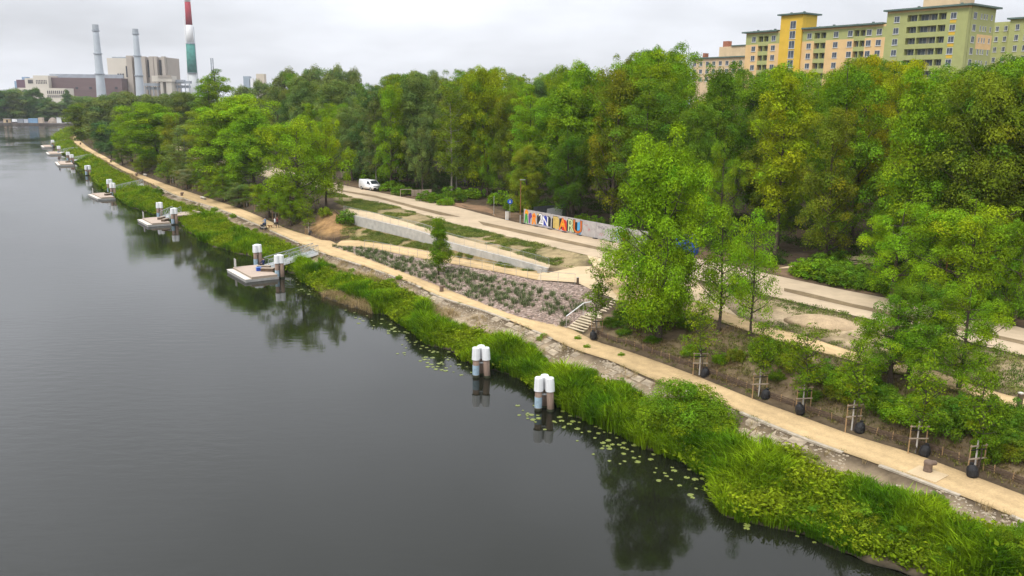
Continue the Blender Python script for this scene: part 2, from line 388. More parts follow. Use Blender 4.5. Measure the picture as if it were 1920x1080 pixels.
paint(PG_MEADOW, (0.34, 0.255, 0.14), (0.22, 0.18, 0.09)); paint(PG_MEADOW2, (0.42, 0.32, 0.2), (0.26, 0.2, 0.11)); paint(PG_STRIP, (0.2, 0.17, 0.08), (0.3, 0.22, 0.11))
paint(PG_BED, (0.25, 0.19, 0.15), (0.19, 0.145, 0.115)); paint(PG_MOUND, (0.34, 0.205, 0.085), (0.26, 0.155, 0.07))
soil[vz < 0.12, :3] = (0.035, 0.03, 0.02)
ca = me.color_attributes.new('soil', 'FLOAT_COLOR', 'POINT'); ca.data.foreach_set('color', soil.astype(np.float32).ravel())
me.polygons.foreach_set('use_smooth', [True] * len(me.polygons))
gm = bpy.data.materials.new('soil'); t, o = nodes(gm)
nn = lambda k: t.nodes.new(k)
a_ = nn('ShaderNodeAttribute'); a_.attribute_name = 'soil'; ge = nn('ShaderNodeNewGeometry')
n1 = nn('ShaderNodeTexNoise'); n1.inputs['Scale'].default_value = 1.1; n1.inputs['Detail'].default_value = 8; n1.inputs['Roughness'].default_value = 0.7
t.links.new(ge.outputs['Position'], n1.inputs['Vector'])
m1 = nn('ShaderNodeMapRange'); m1.inputs[1].default_value = .3; m1.inputs[2].default_value = .7; m1.inputs[3].default_value = .6; m1.inputs[4].default_value = 1.4; t.links.new(n1.outputs[0], m1.inputs[0])
sc_ = nn('ShaderNodeVectorMath'); sc_.operation = 'SCALE'; t.links.new(a_.outputs['Color'], sc_.inputs[0]); t.links.new(m1.outputs[0], sc_.inputs['Scale'])
b_ = nn('ShaderNodeBsdfPrincipled'); b_.inputs['Roughness'].default_value = 0.95; b_.inputs['Specular IOR Level'].default_value = 0.1
t.links.new(sc_.outputs[0], b_.inputs['Base Color'])
n2 = nn('ShaderNodeTexNoise'); n2.inputs['Scale'].default_value = 4.0; n2.inputs['Detail'].default_value = 6; t.links.new(ge.outputs['Position'], n2.inputs['Vector'])
bp = nn('ShaderNodeBump'); bp.inputs['Strength'].default_value = 0.7; bp.inputs['Distance'].default_value = 0.12; t.links.new(n2.outputs[0], bp.inputs['Height']); t.links.new(bp.outputs[0], b_.inputs['Normal'])
t.links.new(b_.outputs[0], o.inputs[0])
me.materials.append(gm)
ground_o = tag(link('ground', me), 'brown soil of the wooded river bank and its slopes', kind='structure')

# ------------------------------------------------------------------ river
wm = bpy.data.materials.new('river_water'); t, o = nodes(wm); nn = lambda k: t.nodes.new(k)
b_ = nn('ShaderNodeBsdfPrincipled'); b_.inputs['Base Color'].default_value = (0.009, 0.010, 0.006, 1); b_.inputs['Roughness'].default_value = 0.04; b_.inputs['IOR'].default_value = 1.333
ge = nn('ShaderNodeNewGeometry'); mp = nn('ShaderNodeMapping'); mp.inputs['Rotation'].default_value = (0, 0, R(-14)); mp.inputs['Scale'].default_value = (0.6, 1.6, 1)
t.links.new(ge.outputs['Position'], mp.inputs[0])
w1 = nn('ShaderNodeTexNoise'); w1.inputs['Scale'].default_value = 0.9; w1.inputs['Detail'].default_value = 3; w1.inputs['Roughness'].default_value = 0.55; t.links.new(mp.outputs[0], w1.inputs['Vector'])
w2 = nn('ShaderNodeTexNoise'); w2.inputs['Scale'].default_value = 0.05; w2.inputs['Detail'].default_value = 2; t.links.new(ge.outputs['Position'], w2.inputs['Vector'])
wr = nn('ShaderNodeMapRange'); wr.inputs[1].default_value = .4; wr.inputs[2].default_value = .65; wr.inputs[3].default_value = .25; wr.inputs[4].default_value = 1.0; t.links.new(w2.outputs[0], wr.inputs[0])
wv = nn('ShaderNodeMath'); wv.operation = 'MULTIPLY'; t.links.new(w1.outputs[0], wv.inputs[0]); t.links.new(wr.outputs[0], wv.inputs[1])
bp = nn('ShaderNodeBump'); bp.inputs['Strength'].default_value = 0.6; bp.inputs['Distance'].default_value = 0.075; ratt = nn('ShaderNodeAttribute'); ratt.attribute_name = 'ripple'; wq = nn('ShaderNodeMath'); wq.operation = 'MULTIPLY'; t.links.new(wv.outputs[0], wq.inputs[0]); t.links.new(ratt.outputs['Fac'], wq.inputs[1]); t.links.new(wq.outputs[0], bp.inputs['Height']); t.links.new(bp.outputs[0], b_.inputs['Normal'])
t.links.new(b_.outputs[0], o.inputs[0])
wmb = MB()
wx = [-1500, -700, -400, -300] + list(range(-240, 61, 6)) + [100, 160]; wy = [-150, -60, -10] + list(range(20, 260, 6)) + [300, 360, 430, 500, 560, 600, 640]
for i in range(len(wx) - 1):
    for j in range(len(wy) - 1): wmb.add([(wx[i], wy[j], 0), (wx[i + 1], wy[j], 0), (wx[i + 1], wy[j + 1], 0), (wx[i], wy[j + 1], 0)], [(0, 1, 2, 3)])
river_me_pts = np.array([(v[0], v[1]) for v in wmb.v]); shore_pts = np.array([(p.x, p.y) for p in sA[::2]])
calm = np.array([min(1.0, max(0.06, (math.sqrt(((shore_pts - q) ** 2).sum(1).min()) - 4) / 26)) * (1 + min(3.0, max(0, q[1] - 220) / 120)) for q in river_me_pts])   # ripples die down in the lee of the bank
river = tag(wmb.build('river', wm), 'calm dark river reflecting the overcast sky', kind='structure')
ra = river.data.color_attributes.new('ripple', 'FLOAT_COLOR', 'POINT'); ra.data.foreach_set('color', np.repeat(calm[:, None], 4, 1).astype(np.float32).ravel())

# ------------------------------------------------------------------ paths and roads laid on the land
def loft(name, P, Q, m, dz=0.05, cuts=4, step=1.6, label=None, drape=False):
    n = max(3, int(max((P[i] - P[i - 1]).length for i in range(1, len(P))) and sum((P[i] - P[i - 1]).length for i in range(1, len(P))) / step))
    P, Q = resample(P, n), resample(Q, n); mb = MB(); vs = []
    for a, b in zip(P, Q):
        for k in range(cuts + 1):
            p = a.lerp(b, k / cuts); vs.append((p.x, p.y, (gz(p.x, p.y) if drape else p.z) + dz))
    w = cuts + 1
    mb.add(vs, [(i * w + k, i * w + k + 1, (i + 1) * w + k + 1, (i + 1) * w + k) for i in range(n - 1) for k in range(cuts)])
    o_ = mb.build(name, m); aa = o_.data.color_attributes.new('across', 'FLOAT_COLOR', 'POINT'); aa.data.foreach_set('color', np.repeat(np.tile(np.arange(w) / cuts, n)[:, None], 4, 1).astype(np.float32).ravel())
    return tag(o_, label, kind='structure')
def sand(name, c, var=0.18, big=0.17, tracks=False):
    """packed sand or pale concrete: broad worn tracks, fine grain, small stains"""
    m = bpy.data.materials.new(name); t, o = nodes(m); nn = lambda k: t.nodes.new(k)
    ge = nn('ShaderNodeNewGeometry'); v = None
    for s, a, d in ((0.16, big, 3), (1.3, var * 0.7, 6), (9.0, var * 0.8, 4)):
        n = nn('ShaderNodeTexNoise'); n.inputs['Scale'].default_value = s; n.inputs['Detail'].default_value = d; n.inputs['Roughness'].default_value = 0.7; t.links.new(ge.outputs['Position'], n.inputs['Vector'])
        r = nn('ShaderNodeMapRange'); r.inputs[1].default_value = .3; r.inputs[2].default_value = .7; r.inputs[3].default_value = 1 - a; r.inputs[4].default_value = 1 + a; t.links.new(n.outputs[0], r.inputs[0])
        if v is None: v = r.outputs[0]
        else:
            q = nn('ShaderNodeMath'); q.operation = 'MULTIPLY'; t.links.new(v, q.inputs[0]); t.links.new(r.outputs[0], q.inputs[1]); v = q.outputs[0]
    if tracks:                                                  # trodden wheel tracks, duller loose margins
        aa = nn('ShaderNodeAttribute'); aa.attribute_name = 'across'; cr = nn('ShaderNodeValToRGB'); el = cr.color_ramp.elements
        el[0].position = 0; el[0].color = (.74, .74, .74, 1); el[1].position = 1; el[1].color = (.74, .74, .74, 1)
        for ps, v_ in ((.12, .95), (.3, 1.07), (.48, .95), (.66, 1.07), (.88, .95)): e = el.new(ps); e.color = (v_, v_, v_, 1)
        n = nn('ShaderNodeTexNoise'); n.inputs['Scale'].default_value = .8; n.inputs['Detail'].default_value = 4; t.links.new(ge.outputs['Position'], n.inputs['Vector'])
        sh = nn('ShaderNodeMath'); sh.operation = 'MULTIPLY_ADD'; t.links.new(n.outputs[0], sh.inputs[0]); sh.inputs[1].default_value = .22; sh.inputs[2].default_value = -.11
        ad = nn('ShaderNodeMath'); ad.operation = 'ADD'; t.links.new(aa.outputs['Fac'], ad.inputs[0]); t.links.new(sh.outputs[0], ad.inputs[1]); t.links.new(ad.outputs[0], cr.inputs[0])
        q = nn('ShaderNodeMath'); q.operation = 'MULTIPLY'; t.links.new(v, q.inputs[0]); t.links.new(cr.outputs[0], q.inputs[1]); v = q.outputs[0]
    sc_ = nn('ShaderNodeVectorMath'); sc_.operation = 'SCALE'; sc_.inputs[0].default_value = c; t.links.new(v, sc_.inputs['Scale'])
    b = nn('ShaderNodeBsdfPrincipled'); b.inputs['Roughness'].default_value = 0.95; b.inputs['Specular IOR Level'].default_value = 0.1; t.links.new(sc_.outputs[0], b.inputs['Base Color'])
    t.links.new(b.outputs[0], o.inputs[0]); return m
M_PATH = sand('ochre_sand', (0.505, 0.36, 0.19), tracks=True); M_ROAD = sand('pale_concrete', (0.48, 0.375, 0.255), 0.08); M_RAMP = sand('pale_sand', (0.55, 0.42, 0.26), 0.1)
loft('path', sB, sC, M_PATH, cuts=8, label='long straight ochre sand path along the quay edge')
loft('upper_road', sF, sH, M_ROAD, label='pale concrete road on the upper level below the wood', step=2.5)
loft('middle_path', sE, sD, M_PATH, dz=0.055, label='sandy path between the slope and the upper road')
loft('wall_walkway', sWT, sWF, M_RAMP, label='narrow pale walkway on top of the retaining wall', step=1)
loft('ramp_path', sRN, sRF, M_PATH, dz=0.07, label='sandy ramp rising from the quay path below the retaining wall', step=.5, cuts=6, drape=True)
pm = MB(); c = sum((p for p in sPZ), Vector()) / len(sPZ)
pz = [Vector((p.x, p.y, p.z + 0.075)) for p in sPZ]
mp_ = bpy.data.meshes.new('plaza'); bmx = bmesh.new(); f = bmx.faces.new([bmx.verts.new(p) for p in pz]); bmesh.ops.triangulate(bmx, faces=[f]); bmx.normal_update()
for f in bmx.faces:
    if f.normal.z < 0: f.normal_flip()
bmx.to_mesh(mp_); bmx.free(); mp_.materials.append(M_RAMP)
tag(link('plaza', mp_), 'open sandy landing where ramp, steps and walkway meet', kind='structure')
# dark verge strips let into the upper road
M_VERGE = sand('dark_verge', (0.21, 0.155, 0.09), 0.35, 0.3)
for up, lo in (([(631, 355.5), (703, 367), (775, 386), (830, 399), (862, 407)], [(631, 358), (703, 371), (775, 391), (830, 405), (862, 407.6)]),
               ([(896, 415), (1000, 437), (1113, 462), (1200, 482), (1300, 503)], [(906, 423), (1000, 444), (1113, 467.5), (1200, 486), (1300, 508)]),
               ([(1470, 541), (1505, 548), (1600, 571), (1760, 605), (1920, 641)], [(1470, 547), (1505, 556), (1600, 578), (1760, 612), (1920, 648)])):
    loft('verge', line(up, ZR), line(lo, ZR), M_VERGE, dz=0.062, cuts=2, label='dark unpaved strip between the two lanes of the pale upper road')
M_DIRT = sand('red_dirt', (0.25, 0.155, 0.09), 0.25, 0.25)
loft('dirt_track', line([(840, 384), (880, 392), (918, 399), (930, 407)], ZR), line([(770, 366), (850, 380), (915, 388), (925, 396)], ZR), M_DIRT, dz=0.03, label='reddish dirt track leaving the road towards the trees')
loft('forest_track', line([(1462, 505), (1520, 503), (1570, 497), (1640, 494)], ZR), line([(1460, 503), (1520, 491), (1570, 483), (1640, 478)], ZR), M_RAMP, dz=0.03, label='pale forest track seen under the tree crowns')
eS = [p for p in sE if 1095 < proj(p)[0] < 1392]; fS = [p for p in sF if 1095 < proj(p)[0] < 1310]
loft('sand_apron', eS, fS, M_RAMP, dz=0.035, cuts=6, label='open sandy ground between the big tree and the upper road')

# ------------------------------------------------------------------ leaves
def leaf_mesh(name, C, Nn, Ln, Wd, tint, m, bend=0.25):
    """quads (two triangles, folded along the rib) at centres C with normals Nn, lengths Ln, widths Wd"""
    n = len(C); Nn = Nn / np.linalg.norm(Nn, axis=1, keepdims=True)
    a = RNG.normal(size=(n, 3)); T = np.cross(Nn, a); T /= np.linalg.norm(T, axis=1, keepdims=True) + 1e-9; B = np.cross(Nn, T)
    l = Ln[:, None] / 2; w = Wd[:, None] / 2
    V = np.empty((n, 4, 3)); V[:, 0] = C - T * l; V[:, 1] = C + B * w + Nn * l * bend; V[:, 2] = C + T * l; V[:, 3] = C - B * w + Nn * l * bend
    me = bpy.data.meshes.new(name); me.vertices.add(4 * n); me.vertices.foreach_set('co', V.astype(np.float32).ravel())
    idx = np.arange(4 * n, dtype=np.int32); me.loops.add(4 * n); me.loops.foreach_set('vertex_index', idx)
    me.polygons.add(n); me.polygons.foreach_set('loop_start', np.arange(0, 4 * n, 4, dtype=np.int32)); me.update(calc_edges=True)
    ca = me.color_attributes.new('tint', 'FLOAT_COLOR', 'POINT')
    cl = np.ones((n, 4, 4), np.float32); cl[:, :, :3] = tint[:, None, :]; ca.data.foreach_set('color', cl.ravel())
    me.materials.append(m); me.validate(); return me
M_LEAF = leaf_mat('leaf')
M_BARK = mat('bark', (0.075, 0.055, 0.04), 0.9, 0.35, 6, 0.6)
M_PALEBARK = mat('pale_bark', (0.26, 0.23, 0.19), 0.9, 0.35, 5, 0.5)

def clump_leaves(cs, rs, per, size, flat=0.75, tone=0.22, up=0.5):
    """leaves around clump centres cs with radii rs: mostly on the clump's outer shell, a few inside"""
    C, Nn, T = [], [], []
    for c, r in zip(cs, rs):
        k = max(6, int(per * 2.0 * (r ** 2)))
        d = RNG.normal(size=(k, 3)); d /= np.linalg.norm(d, axis=1, keepdims=True)
        d[:, 2] = np.where((d[:, 2] < -0.25) & (RNG.random(k) < 0.8), -d[:, 2], d[:, 2])
        rad = r * (0.68 + 0.36 * RNG.random(k) ** 0.6) * (1 + 0.12 * RNG.normal(size=k))
        p = d * rad[:, None]; p[:, 2] *= flat
        C.append(np.asarray(c) + p); Nn.append(d * 0.9 + np.array([0, 0, up]) + RNG.normal(size=(k, 3)) * 0.27)
        g = 1 + RNG.normal() * tone * 0.6; tt = g * (1 + RNG.normal(size=(k, 1)) * tone)
        w = RNG.normal() * 0.10
        T.append(np.clip(tt * np.array([[1 + w, 1.0, 1 - w]]) , 0.35, 1.9))
    C = np.concatenate(C); Nn = np.concatenate(Nn); T = np.concatenate(T); n = len(C)
    Ln = size * .86 * (0.55 + 0.8 * RNG.random(n)); return C, Nn, Ln, Ln * (0.5 + 0.25 * RNG.random(n)), T

def tree_mesh(H, base, rad, prof, limbs, per, size, trunk_r, seed, lean=0.03, clump=(0.9, 1.6), rise=0.5, flat=0.75, double=False, bark=None, sub=4, tone=0.22, gap=0.0):
    """(trunk mesh, crown mesh): tapered trunk, limbs that leave it and rise, leaf clumps along the limbs. prof(h) is the crown's radius at the share h of its height"""
    rnd = random.Random(seed); mb = MB(); cs, rs = [], []
    n = 9; ax = [Vector((0, 0, -0.25))]; wob = Vector((rnd.uniform(-1, 1), rnd.uniform(-1, 1), 0)) * lean
    for i in range(1, n + 1):
        f = i / n; ax.append(Vector((wob.x * H * f + 0.12 * math.sin(f * 6 + seed), wob.y * H * f + 0.12 * math.cos(f * 5 + seed), H * 0.95 * f)))
    rr = lambda f: trunk_r * (1.25 if f < 0.03 else (1 - f) ** 0.8 * 0.95 + 0.05)
    def axis(f):
        x = min(max(f, 0), 0.999) * n; i = int(x); return ax[i].lerp(ax[i + 1], x - i)
    for i in range(n): mb.cyl(ax[i], ax[i + 1], rr(i / n), rr((i + 1) / n), 7, cap=False)
    if double:
        q = axis(0.12); side = Vector((0.9, 0.2, 0)); prev = q
        for i in range(1, 7):
            f = i / 6; p = q + side * (1.6 * f) + Vector((0, 0, H * 0.62 * f)); mb.cyl(prev, p, trunk_r * 0.8 * (1 - 0.75 * (i - 1) / 6), trunk_r * 0.8 * (1 - 0.75 * f), 7, cap=False); prev = p
    for i in range(limbs):
        f = (i + rnd.random() * 0.8) / limbs                       # place within the crown
        if rnd.random() < gap: continue
        hz = base + (H - base) * f * .93; az = i * 2.399 + rnd.uniform(-.5, .5); Rr = rad * prof(f) * rnd.uniform(0.75, 1.12)
        s = axis(max(0.1, (hz - rise * Rr) / H)); e = axis(hz / H) + Vector((math.cos(az) * Rr, math.sin(az) * Rr, rnd.uniform(-.07, .08) * H))
        mid = s.lerp(e, 0.5) + Vector((0, 0, -0.08 * Rr)); lr = max(0.03, rr(s.z / H) * 0.42)
        mb.cyl(s, mid, lr, lr * 0.6, 5, cap=False); mb.cyl(mid, e, lr * 0.6, lr * 0.2, 5, cap=False)
        for k in range(sub):
            g = 0.35 + 0.65 * (k + rnd.random()) / sub; r_ = rnd.uniform(*clump) * (1.15 - 0.45 * g)
            p = s.lerp(mid, g * 2) if g < 0.5 else mid.lerp(e, g * 2 - 1)
            off = Vector((rnd.gauss(0, 1), rnd.gauss(0, 1), rnd.gauss(0, 1.1))) * (0.34 * r_ + 0.09 * Rr)
            c = p + off
            mb.cyl(p, c, lr * 0.25, 0.012, 4, cap=False)
            cs.append(tuple(c)); rs.append(r_)
    for k in range(4):
        cs.append(tuple(axis(0.94) + Vector((rnd.gauss(0, .5), rnd.gauss(0, .5), rnd.uniform(-1.0, .4))))); rs.append(clump[0] * rnd.uniform(.6, 1.0))
    tm = mb.mesh('trunk', True); tm.materials.append(bark or M_BARK)
    C, Nn, Ln, Wd, T = clump_leaves(cs, rs, per, size, flat, tone)
    return tm, leaf_mesh('crown', C, Nn, Ln, Wd, T, M_LEAF)
ovo = lambda f: max(0.12, math.sin(math.pi * (f * 0.75 + 0.16)) ** 0.7)
egg = lambda f: math.sin(math.pi * (0.15 + 0.73 * f)) ** 0.6
cone = lambda f: max(0.08, (1 - f) ** 0.75 * (1 if f > 0.12 else 0.6 + 3 * f))
spread = lambda f: max(0.25, math.sin(math.pi * (0.2 + 0.72 * f)) ** 0.6)
thin = lambda f: 0.35 + 0.65 * math.sin(math.pi * (0.1 + 0.85 * f))
# kind: H is the built height (scaled where it stands)
TREES = {
    'broad': tree_mesh(16, 2.3, 5.4, egg, 50, 190, 0.21, 0.34, 3, clump=(0.85, 1.6), double=True, sub=4, flat=.92),
    'maple': tree_mesh(13, 3.2, 5.2, spread, 32, 190, 0.21, 0.30, 5, clump=(0.65, 1.4), gap=.22, rise=0.35, sub=4, flat=.92),
    'maple_b': tree_mesh(13, 2.4, 4.6, egg, 38, 190, 0.21, 0.28, 15, clump=(0.65, 1.4), gap=.18, rise=0.4, sub=4, flat=.92),
    'airy': tree_mesh(9, 2.9, 3.4, spread, 20, 180, 0.17, 0.16, 8, gap=.08, clump=(0.55, 1.05), sub=4, flat=.92),
    'tall': tree_mesh(22, 5.0, 4.4, ovo, 46, 120, 0.29, 0.30, 11, clump=(1.0, 1.8), sub=3, flat=.92),
    'tall_b': tree_mesh(22, 4.0, 4.9, egg, 44, 120, 0.29, 0.32, 21, clump=(1.1, 1.9), sub=3, flat=.92),
    'tall_c': tree_mesh(22, 7.0, 3.8, thin, 36, 120, 0.28, 0.24, 31, clump=(0.9, 1.7), sub=3, lean=0.05, gap=0.15, flat=.92),
    'robinia': tree_mesh(22, 6.0, 4.6, spread, 36, 115, 0.26, 0.28, 41, clump=(1.0, 1.8), flat=.68, sub=3, lean=0.05, gap=0.1, rise=0.7),
    'tall_d': tree_mesh(22, 5.5, 4.6, thin, 34, 120, 0.29, 0.28, 131, clump=(0.8, 2.1), sub=3, lean=0.06, gap=0.25, flat=.92),
    'tall_e': tree_mesh(22, 3.5, 5.0, spread, 40, 120, 0.28, 0.33, 141, clump=(0.8, 2.0), sub=3, gap=0.2, flat=.92, rise=.7),
    'birch': tree_mesh(20, 4.0, 2.9, thin, 42, 110, 0.22, 0.17, 51, clump=(0.7, 1.3), sub=3, bark=M_PALEBARK, tone=0.3),
    'cone': tree_mesh(6.5, 1.2, 1.6, cone, 40, 330, 0.15, 0.10, 61, clump=(0.42, 0.7), sub=3, rise=0.2),
    'poplar': tree_mesh(24, 3.0, 4.0, ovo, 30, 100, 0.30, 0.3, 71, clump=(1.0, 1.9), sub=4, gap=0.15, rise=0.9),
    'sapling': tree_mesh(4.4, 1.9, 0.85, ovo, 22, 260, 0.12, 0.035, 81, clump=(0.22, 0.45), sub=3, lean=0.0, rise=0.6),
    'sapling_b': tree_mesh(4.4, 1.7, 0.95, spread, 20, 260, 0.12, 0.035, 91, clump=(0.22, 0.45), sub=3, lean=0.0, rise=0.6),
    'far': tree_mesh(20, 0.5, 6.0, egg, 40, 40, 0.6, 0.4, 95, clump=(1.5, 2.6), sub=3, flat=.95, rise=.3),
    'pillar': tree_mesh(20, 1.0, 2.6, ovo, 30, 40, 0.5, 0.3, 97, clump=(1.0, 1.6), sub=3),
}
TREE_H = dict(broad=16, maple=13, maple_b=13, airy=9, tall=22, tall_b=22, tall_c=22, tall_d=22, tall_e=22, robinia=22, birch=20, cone=6.5, poplar=24, sapling=4.4, sapling_b=4.4, far=20, pillar=20)
TREE_R = dict(broad=5.6, maple=5.6, maple_b=5.0, airy=3.7, tall=4.8, tall_b=5.3, tall_c=4.2, tall_d=5, tall_e=5.3, robinia=5, birch=3.3, cone=1.6, poplar=4.4, sapling=1, sapling_b=1, far=6.8, pillar=3)
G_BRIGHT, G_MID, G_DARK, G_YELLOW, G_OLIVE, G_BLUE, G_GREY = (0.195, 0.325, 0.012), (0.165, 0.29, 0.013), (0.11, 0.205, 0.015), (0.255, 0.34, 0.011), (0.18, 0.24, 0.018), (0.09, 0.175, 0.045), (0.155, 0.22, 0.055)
def tree(kind, P, h, label, col, w=None, rz=None, group=None, name=None, cat='tree'):
    tm, cm = TREES[kind]; s = h / TREE_H[kind]; sw = s if w is None else w / (2 * TREE_R[kind])
    o = thing(name or 'tree', label, cat, P, random.uniform(0, 6.28) if rz is None else rz, group, (sw * random.uniform(.88, 1.12), sw * random.uniform(.88, 1.12), s))
    if cat == 'tree' and name is None: o.rotation_euler[0] = random.gauss(0, .025); o.rotation_euler[1] = random.gauss(0, .025)
    a = link('trunk', tm, o); b = link('crown', cm, o); j = random.uniform(0.85, 1.15)
    b.color = (col[0] * j * random.uniform(.93, 1.07), col[1] * j, col[2] * j, 1); return o
def tree_px(kind, px, py, top, wpx, label, col, **k):
    """tree whose foot stands on the land seen at (px, py), as high and as wide as the photo shows it"""
    P = ground(px, py); x, y, d = proj(P)
    lo, hi = 0.5, 60
    for _ in range(30):
        m = (lo + hi) / 2
        if proj(P + Vector((0, 0, m)))[1] > top: lo = m
        else: hi = m
    return tree(kind, P, lo, label, col, w=wpx * d / FPX, **k)

# trees on the slope to the right
tree_px('broad', 1235, 634, 242, 216, 'big bright green tree with a forked trunk beside the concrete steps', G_BRIGHT, rz=0.3)
tree_px('airy', 1347, 621, 378, 132, 'slim dark-trunked tree right beside the big forked tree', G_MID, rz=1.0)
tree_px('airy', 1408, 636, 402, 122, 'airy pale green tree whose thin trunk stands at the sandy middle path', G_BRIGHT, rz=3.0)
tree_px('maple', 1668, 724, 548, 175, 'left one of the dark green maples by the middle path, with a broad crown', G_MID, rz=2.0)
tree_px('maple_b', 1702, 706, 510, 140, 'maple standing behind its two neighbours across the middle path', G_DARK, rz=0.5)
tree_px('maple', 1797, 728, 520, 185, 'right one of the dark green maples by the middle path, with a thick trunk', G_MID, rz=4.1)
tree_px('maple', 1672, 566, 366, 165, 'bright layered tree across the upper road behind the left maple', G_BRIGHT, rz=1.1)
tree_px('maple_b', 1812, 596, 362, 190, 'bright broad tree across the upper road behind the right maple', G_BRIGHT, rz=2.6)
tree_px('maple', 1900, 612, 400, 130, 'leafy tree across the upper road at the right picture edge', G_MID, rz=3.6)
tree_px('airy', 1180, 545, 430, 130, 'low leafy tree at the top of the concrete steps', G_MID, rz=2.2)
tree_px('cone', 823, 516, 408, 50, 'small cone-shaped tree alone in the gravel bed', (.11, .2, .009))
# trees between the far stretch of the quay path and the road
tree_px('maple_b', 557, 412, 202, 165, 'bright leafy tree on the bank, first one past the earth mound', G_BRIGHT)
tree_px('maple', 612, 388, 208, 82, 'yellowish green tree at the upper end of the retaining wall', G_YELLOW)
tree_px('tall_b', 436, 352, 166, 150, 'tall bright green tree with dark bare limbs above the quay path', G_BRIGHT)
tree_px('tall', 478, 362, 186, 105, 'bright green tree squeezed between two taller bank trees', G_BRIGHT)
tree_px('robinia', 392, 355, 196, 100, 'olive tinted tree in the middle of the bank row', G_OLIVE)
tree_px('birch', 352, 345, 225, 70, 'greyish birch leaning over the bank shrubs', G_GREY)
tree_px('tall_b', 300, 318, 184, 110, 'round bright green tree above the second pontoon from the far end of the row', G_BRIGHT)
tree_px('maple', 338, 335, 205, 90, 'broad olive tree behind the bank shrubs', G_OLIVE)
tree_px('maple_b', 247, 305, 204, 84, 'bright green tree beside the narrowing far path', G_BRIGHT)
tree_px('far', 200, 283, 226, 46, 'dark bluish tree close to the far end of the path', G_BLUE)
tree_px('far', 160, 260, 192, 66, 'olive willow at the far tip of the shore', G_OLIVE)
tree_px('far', 196, 262, 178, 70, 'grey-green tree behind the olive willow', G_GREY)
tree_px('far', 243, 262, 172, 74, 'tall grey-green tree below the left grey chimney', G_GREY)
tree_px('far', 300, 268, 178, 80, 'pale grey tree below the boiler house', G_GREY)
tree_px('poplar', 396, 294, 134, 64, 'lower loose poplar just left of the tall lone one', G_MID)
tree_px('poplar', 420, 292, 115, 96, 'tall loose poplar rising alone above the left part of the wood', G_MID)
tree_px('tall_b', 360, 290, 165, 80, 'soft green tree in front of the striped chimney', G_GREY)
for i, (x, y, tp, w, lb, c) in enumerate([(268, 326, 292, 34, 'yellowish low tree with pale stem over the far path', G_YELLOW), (315, 343, 298, 40, 'leafy low tree above the row of young stakes', G_MID), (352, 354, 312, 46, 'white flowering low tree on the bank', (0.22, 0.26, 0.12)),
        (395, 370, 325, 50, 'bushy low tree behind the concrete bench', G_OLIVE), (450, 388, 338, 56, 'pale green low tree near the walkers', G_GREY), (505, 408, 330, 70, 'drooping low tree just behind the walkers', G_BRIGHT), (545, 424, 340, 60, 'leafy low tree left of the earth mound', G_MID),
        (230, 309, 272, 34, 'dark low tree at the bend of the far path', G_DARK), (210, 296, 260, 34, 'small dark tree over the far benches', G_BLUE), (420, 377, 310, 60, 'dense low tree under the tall bank tree', G_MID)]):
    tree_px(('maple_b', 'maple')[i % 2], x, y, tp, w * 1.15, lb, c)

# the wood above the road
SKYL = [(400, 185), (480, 152), (520, 127), (640, 122), (700, 127), (760, 123), (830, 121), (905, 113), (960, 126), (1000, 136), (1040, 124), (1080, 101), (1110, 116), (1130, 132), (1150, 102), (1210, 69), (1280, 72), (1300, 112), (1400, 110), (1480, 112),
        (1500, 132), (1530, 134), (1560, 108), (1610, 76), (1640, 86), (1690, 86), (1720, 97), (1760, 122), (1800, 100), (1850, 90), (1920, 86), (2200, 80)]
def ysky(x):
    for (a, b), (c, d) in zip(SKYL, SKYL[1:]):
        if a <= x <= c: return b + (d - b) * (x - a) / (c - a)
    return 185 if x < 400 else 80
def zone(px):
    for lim, s in ((640, 'at the far road end'), (760, 'behind the white van'), (900, 'by the gate frame'), (1000, 'behind the road sign'), (1150, 'behind the hoarding'), (1330, 'behind the forked tree'),
                   (1560, 'below the stair tower'), (1760, 'below the block'), (9999, 'at the right edge')):
        if px < lim: return s
spots = []; PG_LOW = poly(sA, sH[::-1])
sH_in = [p for p in sH if proj(p)[0] > 470 and p.y > 45]
def free(p, d):
    return all((p.x - q.x) ** 2 + (p.y - q.y) ** 2 > d * d for q in spots)
DEPTH = []
HH = resample(sH_in, 240)
H1 = {dd: shift(HH, dd) for dd in range(4, 120, 2)}
for lo, hi, sp_, cnt in ((4, 16, 5.6, 900), (16, 42, 7.2, 1100), (42, 90, 10.0, 700)):
    for _ in range(cnt):
        dd = random.randrange(lo, hi, 2); i = random.randrange(240); p = H1[dd][i] + Vector((random.uniform(-1, 1), random.uniform(-1, 1), 0))
        x, y, d = proj((p.x, p.y, ZR))
        if x < 470 or x > 2080 or d < 30: continue
        if min((p.x - q.x) ** 2 + (p.y - q.y) ** 2 for q in HH) < (dd * .8) ** 2 or inside(PG_LOW, [p.x], [p.y])[0] or gz(p.x, p.y) < 4.2: continue
        if dd < 9 and 860 < x < 960: continue          # the dirt track
        if dd < 8 and x > 1330: continue
        if 8 < dd < 14 and 1480 < x < 1640 and random.random() < .7: continue        # the forest track
        if dd < 8 and 985 < x < 1330: continue
        if free(p, sp_): spots.append(p); DEPTH.append(dd)
KINDS_FRONT = ['tall', 'tall_b', 'tall_c', 'robinia', 'tall_d', 'tall_e', 'tall_e']
n_t = 0
